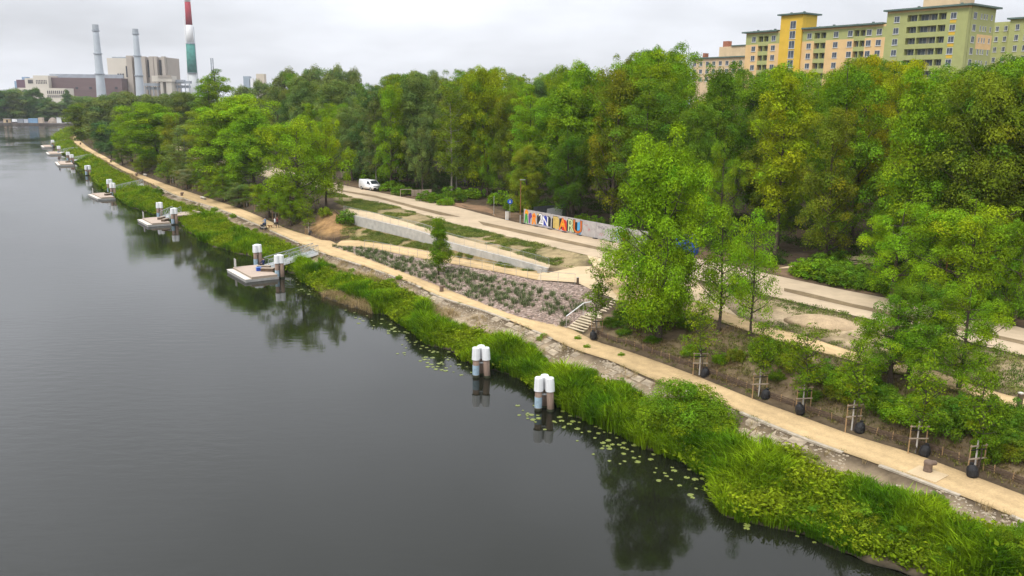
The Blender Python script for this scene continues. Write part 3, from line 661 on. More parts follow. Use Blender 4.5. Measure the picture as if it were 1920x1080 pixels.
for p, dd in zip(spots, DEPTH):
    x, y, d = proj((p.x, p.y, ZR)); H0 = HC - ZR
    kind = random.choice(KINDS_FRONT)
    if x < 900 and random.random() < 0.4: kind = 'birch'
    rear = dd >= 30
    top = ysky(x) + (random.uniform(0, 22) if rear else random.uniform(6, 75))
    if not rear and random.random() < 0.25: top = ysky(x) + random.uniform(0, 10)
    h = H0 + d * (horizon(x) - top) / FPX * 1.0
    h = min(max(h, 8), 27 if rear else 25)
    if dd < 16 and random.random() < 0.3: h *= random.uniform(0.5, 0.75); kind = random.choice(['maple', 'maple_b', 'tall_b'])
    t_ = random.random()
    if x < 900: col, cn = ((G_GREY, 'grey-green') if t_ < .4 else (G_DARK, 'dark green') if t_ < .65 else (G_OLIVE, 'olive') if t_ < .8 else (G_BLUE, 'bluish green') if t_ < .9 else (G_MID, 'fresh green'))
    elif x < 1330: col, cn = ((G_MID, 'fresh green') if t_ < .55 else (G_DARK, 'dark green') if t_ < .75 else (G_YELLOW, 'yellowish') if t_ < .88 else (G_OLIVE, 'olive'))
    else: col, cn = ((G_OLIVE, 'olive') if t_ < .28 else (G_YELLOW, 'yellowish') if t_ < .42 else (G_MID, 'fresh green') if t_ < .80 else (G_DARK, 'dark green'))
    where = zone(x); row = 'near the road edge' if dd < 16 else 'deep in the wood'
    kn = 'slender pale-stemmed' if kind == 'birch' else 'tall'
    lb = f'{kn} {cn} tree {row} {where}'
    w = h * random.uniform(0.36, 0.48) if kind in ('tall', 'tall_b', 'tall_d', 'tall_e', 'robinia', 'maple', 'maple_b') else h * random.uniform(0.27, 0.36)
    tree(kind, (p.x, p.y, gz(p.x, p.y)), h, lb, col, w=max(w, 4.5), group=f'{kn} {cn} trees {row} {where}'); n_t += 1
print('forest trees', n_t)
# trees that make the outline of the wood against the sky and the block
for x, d, tp, w, k, c, lb in ((1090, 128, 99, 105, 'tall', G_MID, 'pointed tall tree that tops the middle of the wood'), (1215, 118, 66, 150, 'robinia', G_MID, 'highest open-crowned tree left of the apartment block'),
        (1610, 105, 74, 120, 'robinia', (.30, .335, .010), 'golden green tree in front of the peach facade'), (1690, 100, 84, 110, 'robinia', (.28, .33, .010), 'golden green tree right of its taller twin before the block'),
        (1850, 92, 90, 130, 'tall_b', G_MID, 'rounded tree hiding the foot of the tall end of the block'), (905, 150, 112, 100, 'tall_b', G_YELLOW, 'yellowish round-topped tree in the middle of the wood'), (1000, 190, 136, 60, 'tall', G_BLUE, 'dark bluish tree in a dip of the treetops'),
        (1440, 120, 104, 130, 'tall_b', G_MID, 'fresh green treetop below the left wing of the block')):
    q = CAMP + ray(x, 300) * d; q = Vector((q.x, q.y, ZR)); xx, yy, dep = proj(q)
    h = 5
    while proj(q + Vector((0, 0, h)))[1] > tp and h < 34: h += 0.2
    tree(k, q, h, lb, c, w=w * dep / FPX)

# trees of the far bank and below the power station
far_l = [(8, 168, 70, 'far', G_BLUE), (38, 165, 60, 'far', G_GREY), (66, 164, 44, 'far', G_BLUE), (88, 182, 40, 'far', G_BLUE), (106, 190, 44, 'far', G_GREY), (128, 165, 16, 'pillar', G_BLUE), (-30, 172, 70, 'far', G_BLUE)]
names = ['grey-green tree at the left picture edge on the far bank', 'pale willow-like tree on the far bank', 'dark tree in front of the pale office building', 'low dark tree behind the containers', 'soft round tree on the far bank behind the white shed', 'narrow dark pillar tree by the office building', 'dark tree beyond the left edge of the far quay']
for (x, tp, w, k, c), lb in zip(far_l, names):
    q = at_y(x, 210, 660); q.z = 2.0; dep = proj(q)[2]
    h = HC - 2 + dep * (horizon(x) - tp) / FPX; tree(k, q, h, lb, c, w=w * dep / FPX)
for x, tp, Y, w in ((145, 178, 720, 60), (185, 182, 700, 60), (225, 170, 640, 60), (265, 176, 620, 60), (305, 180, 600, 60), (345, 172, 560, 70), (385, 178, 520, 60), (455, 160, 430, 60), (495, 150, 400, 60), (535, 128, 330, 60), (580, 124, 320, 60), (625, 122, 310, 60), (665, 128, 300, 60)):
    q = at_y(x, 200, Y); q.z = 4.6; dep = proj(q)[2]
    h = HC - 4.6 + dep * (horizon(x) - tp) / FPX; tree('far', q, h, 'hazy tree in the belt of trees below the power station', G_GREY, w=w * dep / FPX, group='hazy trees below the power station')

# ------------------------------------------------------------------ shrubs
def bush_mesh(name, n, rad, per, size, seed, flat=0.8):
    rnd = random.Random(seed); cs, rs = [], []
    for i in range(n):
        a = i * 2.4; q = math.sqrt((i + .5) / n) * rad; z = 0.25 + math.sqrt(max(0, 1 - (q / rad) ** 2)) * rad * 0.75 * (rnd.uniform(.6, 1.0) if i % 5 else rnd.uniform(1.0, 1.3)); q *= rnd.uniform(.8, 1.18)
        cs.append((q * math.cos(a), q * math.sin(a), z)); rs.append(rad * rnd.uniform(.13, .34))
        cs.append((q * math.cos(a), q * math.sin(a), z * 0.5)); rs.append(rad * .28)
    C, Nn, Ln, Wd, T = clump_leaves(cs, rs, per, size, flat, 0.25, up=0.7); C[:, 2] = np.maximum(C[:, 2], 0.03)
    return leaf_mesh(name, C, Nn, Ln, Wd, T, M_LEAF)
BUSH = [bush_mesh('shrub', 44, 1.0, 2600, 0.055, 1), bush_mesh('shrub', 24, 1.0, 1200, 0.095, 2), bush_mesh('shrub', 16, 1.0, 560, 0.15, 3)]
def bush(px, py, wpx, label, col, h=1.0, group=None, v=0, off=None):
    P = ground(px, py) if off is None else off; d = proj(P)[2]; s = wpx * d / FPX / 2.1
    o = link('shrub', BUSH[v]); o.location = P - Vector((0, 0, 0.1)); o.rotation_euler = (0, 0, random.uniform(0, 6.3)); o.scale = (s, s, s * h); o.color = (*col, 1)
    return tag(o, label, 'shrub', group)
bush(1286, 800, 158, 'big round bright shrub at the water side of the path', (0.145, 0.25, 0.012), .98)
bush(1222, 798, 76, 'lower shoulder of bright shrub growing against the big round one on its left', (0.15, 0.25, 0.012), 1.0, v=1); bush(1335, 812, 84, 'loose yellowish shrub growing against the big round one on its right', (0.19, 0.28, 0.012), .9, v=1)
for x, y, w_ in ((1190, 792, 50), (1450, 905, 70), (1420, 880, 50), (1530, 975, 70), (1610, 985, 90), (1700, 1010, 90), (1660, 955, 60), (1790, 1050, 90), (1745, 985, 60), (1080, 735, 50), (950, 668, 44)): bush(x, y, w_, 'low bushy growth of yellowish green leaves on the river bank', random.choice([(0.17, .26, .012), (0.12, .21, .012), (.21, .28, .014)]), random.uniform(.6, .95), 'bushy growth on the bank', 1)
bush(1905, 1040, 90, 'bright shrub at the lower right corner', (0.15, 0.25, 0.012), 1.3)
bush(296, 366, 22, 'dark round shrub on the quay edge above the pontoons', G_DARK, 1.3, v=1)
bush(168, 299, 16, 'small green shrub beside the far gangway', G_MID, 1.0, v=1)
for i, (x, y, w) in enumerate([(1495, 690, 60), (1540, 712, 70), (1590, 735, 85), (1575, 745, 60), (1660, 770, 70), (1700, 790, 90), (1760, 810, 80), (1790, 790, 85), (1850, 800, 95), (1880, 830, 85), (1915, 860, 70), (1440, 672, 70), (1650, 748, 60), (1300, 665, 40), (1520, 745, 40), (1380, 675, 36), (1850, 860, 60), (1480, 665, 46), (1620, 720, 60), (1730, 760, 60), (1900, 800, 70), (1455, 710, 30), (1350, 680, 30)]):
    c = random.choice([G_MID, (0.12, 0.2, 0.012), (0.16, 0.2, 0.015), G_DARK]); bush(x, y, w, 'leafy shrub on the brown slope behind the row of young trees', c, random.uniform(.9, 1.4), 'shrubs on the brown slope', 1)
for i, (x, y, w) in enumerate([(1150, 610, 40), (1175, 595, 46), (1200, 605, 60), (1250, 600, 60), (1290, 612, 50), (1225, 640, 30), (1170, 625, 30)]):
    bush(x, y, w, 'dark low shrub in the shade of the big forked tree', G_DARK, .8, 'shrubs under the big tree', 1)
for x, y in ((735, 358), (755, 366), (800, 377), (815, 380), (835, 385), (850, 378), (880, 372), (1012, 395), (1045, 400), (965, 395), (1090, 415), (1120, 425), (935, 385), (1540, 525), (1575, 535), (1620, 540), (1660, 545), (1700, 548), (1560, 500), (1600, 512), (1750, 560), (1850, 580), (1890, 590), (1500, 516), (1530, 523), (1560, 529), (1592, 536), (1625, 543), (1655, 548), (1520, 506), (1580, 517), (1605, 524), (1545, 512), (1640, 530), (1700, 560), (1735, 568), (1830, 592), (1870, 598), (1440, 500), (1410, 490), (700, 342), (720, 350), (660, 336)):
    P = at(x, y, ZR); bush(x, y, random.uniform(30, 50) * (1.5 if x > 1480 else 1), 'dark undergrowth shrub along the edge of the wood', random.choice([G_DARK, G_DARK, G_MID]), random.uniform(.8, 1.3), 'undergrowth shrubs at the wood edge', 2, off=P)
for x in (255, 275, 300, 325, 345, 370, 400, 425, 470, 500, 530, 560, 590):
    q = min(sC, key=lambda p: abs(proj(p)[0] - x)); i = sC.index(q); n_ = (sC[i + 1] - sC[i - 1]); n_ = Vector((n_.y, -n_.x, 0)).normalized(); P = q + n_ * random.uniform(3, 6); P.z = gz(P.x, P.y)
    bush(x, 0, random.uniform(26, 42), 'green shrub under the bank trees beside the far path', random.choice([G_MID, G_DARK, G_OLIVE]), 1.2, 'shrubs under the bank trees', 2, off=P)
for x, y in ((1083, 636), (1100, 652), (1165, 667), (748, 523), (437, 408), (402, 396), (1012, 637), (1020, 631), (803, 575), (470, 440), (660, 510)):
    bush(x, y, 14, 'small tuft of weeds growing out of the quay edge', G_MID, 1.2, 'weeds on the quay edge', 2)

# ------------------------------------------------------------------ grass and herbs: instances of small plants, one object per kind of growth
def blades(name, n, h, spread_, width, m, droop=0.5, seed=1):
    rnd = random.Random(seed); mb = MB(); ti = []
    for i in range(n):
        a = rnd.uniform(0, 6.28); q = rnd.random() ** .7 * spread_; x, y = q * math.cos(a), q * math.sin(a); hh = h * rnd.uniform(.55, 1.1); b = a + rnd.uniform(-.7, .7); dr = droop * hh * rnd.uniform(.2, 1); w = width * rnd.uniform(.7, 1.3)
        s = Vector((-math.sin(b), math.cos(b), 0)) * w; t0 = Vector((x, y, 0)); o = Vector((math.cos(b), math.sin(b), 0)) * dr
        p1 = t0 + o * .25 + Vector((0, 0, hh * .6)); p2 = t0 + o + Vector((0, 0, hh * (1 - .25 * droop)))
        mb.add([t0 - s * .6, t0 + s * .6, p1 + s * .8, p1 - s * .8, p2], [(0, 1, 2, 3), (3, 2, 4)]); ti += [rnd.choice((rnd.uniform(.5, .9), rnd.uniform(.9, 1.7)))] * 5
    me = mb.mesh(name); me.materials.append(m); ca = me.color_attributes.new('tint', 'FLOAT_COLOR', 'POINT'); ca.data.foreach_set('color', np.repeat(np.array(ti, np.float32)[:, None], 4, 1).ravel()); return me
def herb(name, n, h, rad, size, m, seed=1):
    rnd = np.random.default_rng(seed); C = rnd.normal(size=(n, 3)) * np.array([rad * .5, rad * .5, h * .25]) + np.array([0, 0, h * .55]); C[:, 2] = np.clip(C[:, 2], .04, h * 1.15)
    Nn = rnd.normal(size=(n, 3)) * .5 + np.array([0, 0, .8]); Ln = size * (.6 + .8 * rnd.random(n)); T = np.repeat(np.clip(1 + .25 * rnd.normal(size=(n, 1)), .5, 1.6), 3, 1)
    return leaf_mesh(name, C, Nn, Ln, Ln * .55, T, m)
def scatter(name, protos, P, label, kind='stuff', parent=None):
    """one object whose geometry nodes set the small meshes protos on the points P = (x, y, z, size, turn, which)"""
    P = np.asarray(P, float); me = bpy.data.meshes.new(name); me.vertices.add(len(P)); me.vertices.foreach_set('co', P[:, :3].astype(np.float32).ravel())
    for nm, k, tp in (('size', 3, 'FLOAT'), ('turn', 4, 'FLOAT')):
        a = me.attributes.new(nm, tp, 'POINT'); a.data.foreach_set('value', P[:, k].astype(np.float32))
    a = me.attributes.new('which', 'INT', 'POINT'); a.data.foreach_set('value', P[:, 5].astype(np.int32))
    o = link(name, me, parent); tag(o, label, kind=kind)
    g = bpy.data.node_groups.new(name + '_nodes', 'GeometryNodeTree'); g.interface.new_socket('Geometry', in_out='INPUT', socket_type='NodeSocketGeometry'); g.interface.new_socket('Geometry', in_out='OUTPUT', socket_type='NodeSocketGeometry')
    n = lambda k: g.nodes.new(k); gi = n('NodeGroupInput'); go = n('NodeGroupOutput'); ip = n('GeometryNodeInstanceOnPoints'); gti = n('GeometryNodeGeometryToInstance')
    def nattr(nm, tp):
        q = n('GeometryNodeInputNamedAttribute'); q.data_type = tp; q.inputs[0].default_value = nm; return q.outputs[0]
    for m_ in reversed(protos):
        po = bpy.data.objects.new(m_.name + '_source', m_); oi = n('GeometryNodeObjectInfo'); oi.inputs['Object'].default_value = po; g.links.new(oi.outputs['Geometry'], gti.inputs[0])
    g.links.new(gi.outputs[0], ip.inputs['Points']); g.links.new(gti.outputs[0], ip.inputs['Instance']); ip.inputs['Pick Instance'].default_value = True
    g.links.new(nattr('which', 'INT'), ip.inputs['Instance Index']); cx = n('ShaderNodeCombineXYZ'); g.links.new(nattr('turn', 'FLOAT'), cx.inputs[2]); g.links.new(cx.outputs[0], ip.inputs['Rotation'])
    g.links.new(nattr('size', 'FLOAT'), ip.inputs['Scale']); g.links.new(ip.outputs[0], go.inputs[0])
    md = o.modifiers.new('scatter', 'NODES'); md.node_group = g; return o
def sample(P, Q, n, fn):
    """n random places between the lines P and Q; fn(x, y, share across, px, depth) gives (size, which) or None"""
    P, Q = resample(P, 500), resample(Q, 500); res = []
    for _ in range(n):
        i = random.randrange(499); t = random.random(); u = random.random(); a = P[i].lerp(P[i + 1], u); b = Q[i].lerp(Q[i + 1], u); p = a.lerp(b, t); x, y, d = proj((p.x, p.y, 1))
        if d < 20 or x < -80 or x > 2050: continue
        r = fn(p.x, p.y, t, x, d)
        if r: res.append((p.x, p.y, gz(p.x, p.y) - .03, r[0] * random.uniform(.75, 1.25), random.uniform(0, 6.28), r[1]))
    return res
M_REED = herb_mat('reed_blades', (0.07, 0.165, 0.006), (0.215, 0.325, 0.009), 0.3)
M_HERB = herb_mat('herb_leaves', (0.13, 0.20, 0.008), (0.23, 0.29, 0.012), 0.45)
M_DRY = herb_mat('dry_blades', (0.30, 0.24, 0.10), (0.42, 0.31, 0.16), 0.5, 0.15)
M_MEAD = herb_mat('meadow_blades', (0.10, 0.155, 0.03), (0.22, 0.24, 0.055), 0.5)
M_LAV = herb_mat('grey_blades', (0.10, 0.135, 0.05), (0.16, 0.20, 0.085), 0.9)
reed = [blades('reed_tuft', 22, 1.05, .20, .024, M_REED, .75, 1), blades('reed_tuft', 18, .8, .25, .027, M_REED, 1.0, 2)]
herbs = [herb('herb_plant', 46, .6, .38, .13, M_HERB, 3), herb('herb_plant', 40, .42, .42, .17, M_HERB, 4)]
dry = [blades('dry_tuft', 20, .7, .25, .010, M_DRY, .8, 5)]
def cover(x, y, t, px, d):
    """how far up the bank the green reaches at this place"""
    lim = 0.60 + 0.28 * nz(x, y, 0.09, 4) + 0.12 * nz(x, y, .4, 2)
    if px > 1430: lim += .10
    if px < 560: lim = 0.80 + 0.1 * nz(x, y, .1, 6)
    if 600 < px < 800: lim = 0.74 + .1 * nz(x, y, .2, 1)
    return lim
def f_reed(x, y, t, px, d):
    lim = cover(x, y, t, px, d); v = nz(x, y, .28, 8)
    if t > lim or (590 < px < 700 and t < 0.2): return None
    if px > 640 and v < -0.18 - 0.5 * (0.35 - t): return None
    s = (1.15 if px > 560 else .85) * (0.6 + .9 * max(0, v + .3)) * (1 if t < lim - .15 else .6)
    return s * (1 + max(0, d - 110) / 260), random.choice((0, 0, 1))
def f_herb(x, y, t, px, d):
    lim = cover(x, y, t, px, d); v = nz(x, y, .28, 8)
    if t > lim + .02 or v > .12 or t < .06: return None
    return (1.25 + 1.2 * max(0, nz(x, y, .6, 50)) if t < lim - .12 else .6) * (1 + max(0, d - 110) / 200), random.choice((0, 1))
def f_dry(x, y, t, px, d):
    if 585 < px < 700 and t < 0.3: return 1.1, 0
    if 600 < px < 860 and .3 < t < .8 and nz(x, y, .2, 12) > -.05: return .9, 0
    if t > .35 and nz(x, y, .5, 30) > .15 and random.random() < .6: return .6, 0
    if px > 1000 and .3 < t < .7 and nz(x, y, .22, 40) > .12 and random.random() < .7: return .95, 0
    if px < 260 and t > .45 and nz(x, y, .1, 3) > -.1: return 1.2, 0
    return None
nearA, nearB = [p for p in sA if proj(p)[0] > 560 or p.y < 60], [p for p in sB if proj(p)[0] > 560 or p.y < 60]
farA, farB = [p for p in sA if proj(p)[0] <= 565 and p.y > 60], [p for p in sB if proj(p)[0] <= 565 and p.y > 60]
scatter('bank_reeds', reed, sample(nearA, nearB, 26000, f_reed) + sample(farA, farB, 34000, f_reed), 'bright green reeds and sedges along the water edge')
scatter('bank_herbs', herbs, sample(nearA, nearB, 15000, f_herb) + sample(farA, farB, 14000, f_herb), 'low leafy herbs covering the river bank')
def f_weed(x, y, t, px, d):
    lim = cover(x, y, t, px, d)
    if t > lim + .05 or t < .12 or nz(x, y, .33, 61) < .08: return None
    return random.uniform(.28, .62), random.choice((0, 1))
wd = scatter('bank_weeds', [BUSH[2], BUSH[1]], sample(nearA, nearB, 560, f_weed) + sample(farA, farB, 500, f_weed), 'bushy yellowish green weeds standing out of the bank grass'); wd.color = (.14, .24, .010, 1)
scatter('dry_grass', dry, sample(nearA, nearB, 11000, f_dry) + sample(farA, farB, 6000, f_dry), 'straw coloured dry grass among the reeds')
mead = [blades('meadow_tuft', 14, .26, .28, .014, M_MEAD, 1.0, 7), herb('meadow_weed', 22, .22, .30, .11, M_MEAD, 8)]
def f_mead(x, y, t, px, d):
    v = nz(x, y, .16, 15) + .5 * nz(x, y, .6, 5)
    if v < -.12: return None
    return 1.0 + .5 * v, random.choice((0, 1, 1))
mF = [p for p in sF if 560 < proj(p)[0] < 1112][::-1]
mA = smooth(sWF + [at(1113, 500, 4.1)], 2)
def f_mead2(x, y, t, px, d):
    v = nz(x, y, .2, 25) + .5 * nz(x, y, .7, 5) - .05 + (.25 if t > .8 or px > 1800 else 0)
    return None if v < .08 else (.8 + .4 * v, random.choice((0, 1)))
e2 = [p for p in sE if proj(p)[0] > 1390]; f2 = [p for p in sF if proj(p)[0] > 1310]
pts = sample(mA, mF, 8000, f_mead) + sample(e2, f2, 5200, f_mead2) + sample(sRF, wb_s, 3600, lambda x, y, t, px, d: (1.0, random.choice((0, 1))) if (px < 790 and nz(x, y, .3, 2) > -.15) or nz(x, y, .5, 7) > .15 else None)
scatter('meadow_grass', mead, pts, 'patchy green grass and weeds between the road and the retaining wall')
M_MULCH = herb_mat('mulch_blades', (0.19, 0.135, 0.06), (0.16, 0.19, 0.035), 0.5, .15)
fr = []
for ln, sd in ((sC, .25), (sB, .1), (sD, .2), (sE, -.2), (sF, -.3)):
    fr += sample(ln, shift(ln, sd * 2.2), 2600, lambda x, y, t, px, d: (.55, random.choice((0, 1))) if nz(x, y, .5, 33) + .5 * nz(x, y, 1.7, 3) > .10 and d > 30 else None)
scatter('edge_grass', mead, fr, 'small grass tufts creeping on to the edges of the paths')
mul = [blades('withered_tuft', 12, .3, .3, .012, M_MULCH, 1.2, 9), herb('withered_weed', 14, .2, .3, .10, M_MULCH, 10)]
cS = [p for p in sC if proj(p)[0] > 1100]; dS = list(sD)
pts = sample(cS, dS, 9000, lambda x, y, t, px, d: (1.0, random.choice((0, 0, 1))) if nz(x, y, .4, 3) > -.25 and t > .06 else None)
cL = [p for p in sC if proj(p)[0] < 570 and p.y > 60]
pts += sample(cL, shift(cL, 8), 6000, lambda x, y, t, px, d: (1.2, random.choice((0, 0, 1))) if t > .1 else None)
scatter('slope_grass', mul, pts, 'withered brownish grass on the shaded slopes')
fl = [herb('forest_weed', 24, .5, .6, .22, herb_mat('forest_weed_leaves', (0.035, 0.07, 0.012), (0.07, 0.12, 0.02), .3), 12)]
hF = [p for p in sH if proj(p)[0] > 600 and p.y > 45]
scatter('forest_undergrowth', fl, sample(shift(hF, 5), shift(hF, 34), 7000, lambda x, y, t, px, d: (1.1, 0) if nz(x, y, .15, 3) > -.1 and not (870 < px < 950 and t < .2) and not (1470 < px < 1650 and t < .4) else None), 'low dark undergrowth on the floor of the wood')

# gravel bed: coarse pinkish stones
def stone(seed):
    bmx = bmesh.new(); bmesh.ops.create_icosphere(bmx, subdivisions=1, radius=1); rnd = random.Random(seed)
    for v in bmx.verts: v.co *= rnd.uniform(.7, 1.2); v.co.z *= .65
    me = bpy.data.meshes.new('stone'); bmx.to_mesh(me); bmx.free(); return me
st = []
for i, c in enumerate(((0.31, 0.225, 0.18), (0.24, 0.18, 0.145), (0.40, 0.305, 0.255), (0.18, 0.135, 0.11))):
    s_ = stone(i); s_.materials.append(mat('bed_stone', c, .9, .2, 2)); st.append(s_)
bt = smooth(sBEDtop, 2); bl = sBEDlow + line([(1097, 589, 2.9)])
def f_stone(x, y, t, px, d): return (random.uniform(.09, .2), random.choice((0, 0, 1, 2, 2, 3))) if gz(x, y) > 1.6 else None
scatter('bed_gravel', st, sample(bl, bt, 9000, f_stone), 'coarse pinkish stones covering the planted bed')
lav = [blades('planting', 60, .55, .22, .017, M_LAV, .8, 20), blades('planting', 50, .42, .26, .018, M_LAV, 1.0, 22)]
k = 0; placed = []
for q in sample(bl, bt, 2600, lambda x, y, t, px, d: (1, 0) if .04 < t < .78 and not (px > 1000 and t > .62) else None):
    if k >= 295: break
    if nz(q[0], q[1], .25, 14) < -.42 or any((q[0] - a) ** 2 + (q[1] - b) ** 2 < .64 ** 2 for a, b in placed): continue
    placed.append((q[0], q[1])); k += 1
    o = link('bed_plant', lav[k % 2]); o.location = (q[0], q[1], q[2]); s = random.uniform(.85, 1.55); o.scale = (s * 1.1, s * 1.1, s); o.rotation_euler = (0, 0, random.uniform(0, 6.28))
    tag(o, 'grey-green tufted plant set among the pinkish stones of the bed', 'plant', 'tufted plants in the gravel bed')

rb = []
for i, c in enumerate(((0.33, 0.27, 0.19), (0.24, 0.195, 0.14), (0.42, 0.36, 0.27))):
    s_ = stone(20 + i); s_.materials.append(mat('bank_stone', c, .95, .2, 2)); rb.append(s_)
def f_rub(x, y, t, px, d):
    return (random.uniform(.03, .11) * (1.5 if random.random() < .08 else 1), random.choice((0, 0, 1, 2))) if t > .45 and nz(x, y, .35, 71) > -.25 else None
scatter('bank_rubble', rb, sample(nearA, nearB, 24000, f_rub) + sample(farA, farB, 4000, f_rub), 'loose beige rubble on the bare upper part of the river bank')

# water lilies
M_PAD = mat('lily_leaf', (0.17, 0.20, 0.04), .45, .5, 2.0, spec=.5)
pad = MB(); ring = [(math.cos(2 * math.pi * i / 14 + .25) * (1 if i else .2), math.sin(2 * math.pi * i / 14 + .25) * (1 if i else .2)) for i in range(14)]
pad.prism(ring, .06, Matrix.Identity(4)); pad_me = pad.mesh('lily_pad'); pad_me.materials.append(M_PAD)
lp = []; sA_near = [p for p in sA if p.y < 140]
for x0, y0, x1, y1, sd, n in ((1045, 785, 1120, 812, 22, 30), (1130, 812, 1190, 850, 26, 60), (1190, 858, 1320, 918, 24, 30), (775, 650, 850, 695, 24, 70), (955, 745, 1010, 790, 18, 12), (640, 585, 760, 625, 10, 26), (545, 525, 590, 550, 8, 16), (1330, 915, 1400, 985, 14, 12), (1480, 985, 1640, 1050, 14, 26), (800, 680, 850, 705, 10, 14), (960, 770, 1060, 800, 10, 8)):
    for _ in range(n):
        t = random.random(); px = x0 + (x1 - x0) * t + random.gauss(0, sd); py = y0 + (y1 - y0) * t + random.gauss(0, sd * .6); p = at(px, py, 0)
        if bvh.ray_cast(Vector((p.x, p.y, 50)), Vector((0, 0, -1)))[0].z > -.05: continue
        if min((p.x - q.x) ** 2 + (p.y - q.y) ** 2 for q in sA_near) > 3.6 ** 2: continue
        r = random.uniform(.08, .21)
        if any((p.x - a) ** 2 + (p.y - b) ** 2 < ((r + c) * .96) ** 2 for a, b, c in lp): continue
        lp.append((p.x, p.y, r)); o = link('lily_pad', pad_me); o.location = (p.x, p.y, .006); o.scale = (r, r, .25); o.rotation_euler = (0, 0, random.uniform(0, 6.28))
        tag(o, 'round yellowish lily pad floating on the dark water near the reeds', 'lily pad', 'lily pads along the bank')
# ------------------------------------------------------------------ common materials
M_CONC = mat('concrete', (0.42, 0.40, 0.36), .9, .18, 1.2, .3); M_WHITE = mat('white_plastic', (0.80, 0.80, 0.80), .45, .05, 2); M_STEEL = mat('galvanised_steel', (0.45, 0.46, 0.46), .45, .12, 4, metal=.6)
M_WOOD = mat('grey_wood', (0.36, 0.29, 0.22), .85, .25, 3, .2, stretch=(1, 6, 6)); M_STAKE = mat('stake_wood', (0.34, 0.22, 0.11), .85, .25, 5); M_DARKWOOD = mat('dark_wood', (0.11, 0.075, 0.05), .9, .35, 5)
M_BLACK = mat('black_plastic', (0.018, 0.018, 0.02), .5, .3, 5, .5); M_PILE = mat('pile_timber', (0.27, 0.19, 0.145), .85, .3, 1.6, .4, stretch=(4, 4, .6)); M_PALEBLUE = mat('faded_blue_paint', (0.30, 0.40, 0.47), .7, .25, 3)
M_RUST = mat('rust_steel', (0.25, 0.11, 0.045), .8, .3, 4); M_STONE = mat('brown_stone', (0.17, 0.12, 0.09), .9, .25, 6, .5); M_PALE = mat('pale_bench_stone', (0.62, 0.57, 0.50), .85, .1, 3)
M_GLASS = mat('dark_glass', (0.035, 0.045, 0.055), .08, .3, 1.5, spec=.6); M_SLAB = mat('revetment_slab', (0.31, 0.25, 0.175), .95, .35, 1.7, .6, rnd=.18); M_KERB = mat('kerb_stone', (0.40, 0.34, 0.26), .9, .3, 2, .4)
M_NET = mat('railing_wire', (0.27, 0.38, 0.29), .5, .1, 3)

# quay edge kerb with the slabs of the revetment below it
kb = MB(); sBk = [p for p in sB if p.y < 190]
for a, b in zip(sBk, sBk[1:]):
    if nz(a.x, a.y, .22, 81) > -.12 or proj(a)[0] < 500: kb.bar(a + Vector((0, 0, .0)), b + Vector((0, 0, .0)), .26, .12)
rev = tag(kb.build('quay_kerb', M_KERB), 'narrow pale kerb stones along the water side of the path', kind='structure')
sl_me = []
for i in range(4):
    q = MB(); q.box((0, 0, 0), (1.06 + .04 * i, .62, .12), taper=.95); m_ = q.mesh('slab'); m_.materials.append(M_SLAB); sl_me.append(m_)
n_s = 0; more = MB()
Bf = resample([p for p in sB if p.y < 190], int(sum((sBk[i] - sBk[i - 1]).length for i in range(1, len(sBk))) / 1.16))
for i in range(1, len(Bf) - 1):
    p = Bf[i]; px = proj(p)[0]
    show = 935 < px < 1235 or 1365 < px < 1505 or 300 < px < 480 or 800 < px < 850
    if not show: continue
    tdir = (Bf[i + 1] - Bf[i - 1]).normalized(); nw = Vector((-tdir.y, tdir.x, 0))
    for row in range(3):
        c = p + nw * (.42 + row * .66); g = gz(c.x, c.y)
        if random.random() < .2 + .2 * row or nz(c.x, c.y, .3, 91) < -.15 or g < .5: continue
        n2 = Vector((c.x, c.y, g + .02)) - Vector((p.x, p.y, ZP)); m4 = Matrix((tdir.to_4d(), nw.to_4d(), (0, 0, 1, 0), (0, 0, 0, 1))).transposed(); m4[3][3] = 1
        m4[0][3] = m4[1][3] = m4[2][3] = 0; m4[3][0] = m4[3][1] = m4[3][2] = 0
        sl = math.atan2(gz(c.x - nw.x * .3, c.y - nw.y * .3) - gz(c.x + nw.x * .3, c.y + nw.y * .3), .6)
        M = Matrix.Translation((c.x, c.y, g - .045 + random.uniform(-.025, .02))) @ m4 @ Matrix.Rotation(-sl + random.gauss(0, .03), 4, 'X') @ Matrix.Rotation(random.gauss(0, .03), 4, 'Z')
        if n_s < 290: o = link('slab', sl_me[(i + row) % 4], rev); o.matrix_local = M; n_s += 1
        else: more.box((c.x, c.y, g), (1.08, .62, .12), m=M.to_3x3().to_4x4())
if more.v: tag(more.build('slab_row', M_SLAB, rev), kind='stuff')

# ------------------------------------------------------------------ retaining wall with panels and railing
rw = thing('retaining_wall', 'long grey concrete retaining wall that tapers down beside the walkway', 'wall', (0, 0, 0))
W2 = resample(sWT, 22); B2 = resample(wb_s, 22)
for i in range(21):
    a, b = W2[i], W2[i + 1]; mb = MB(); t_ = (b - a); t_.z = 0; t_.normalize(); n_ = Vector((-t_.y, t_.x, 0))
    if n_.y > 0: n_ = -n_
    a2, b2 = a + t_ * .012, b - t_ * .012; za, zb = B2[i].z - .5, B2[i + 1].z - .5
    if za > a.z - .5: za = a.z - .5
    if zb > b.z - .5: zb = b.z - .5
    P = [a2 + n_ * .30, b2 + n_ * .30, b2 - n_ * .04, a2 - n_ * .04]
    vs = [(p.x, p.y, z) for p, z in zip(P, (za, zb, zb, za))] + [(p.x, p.y, z) for p, z in zip(P, (a.z + .1, b.z + .1, b.z + .1, a.z + .1))]
    mb.add(vs, [(3, 2, 1, 0), (4, 5, 6, 7), (0, 1, 5, 4), (1, 2, 6, 5), (2, 3, 7, 6), (3, 0, 4, 7)]); mb.build('wall_panel', M_CONC, rw)
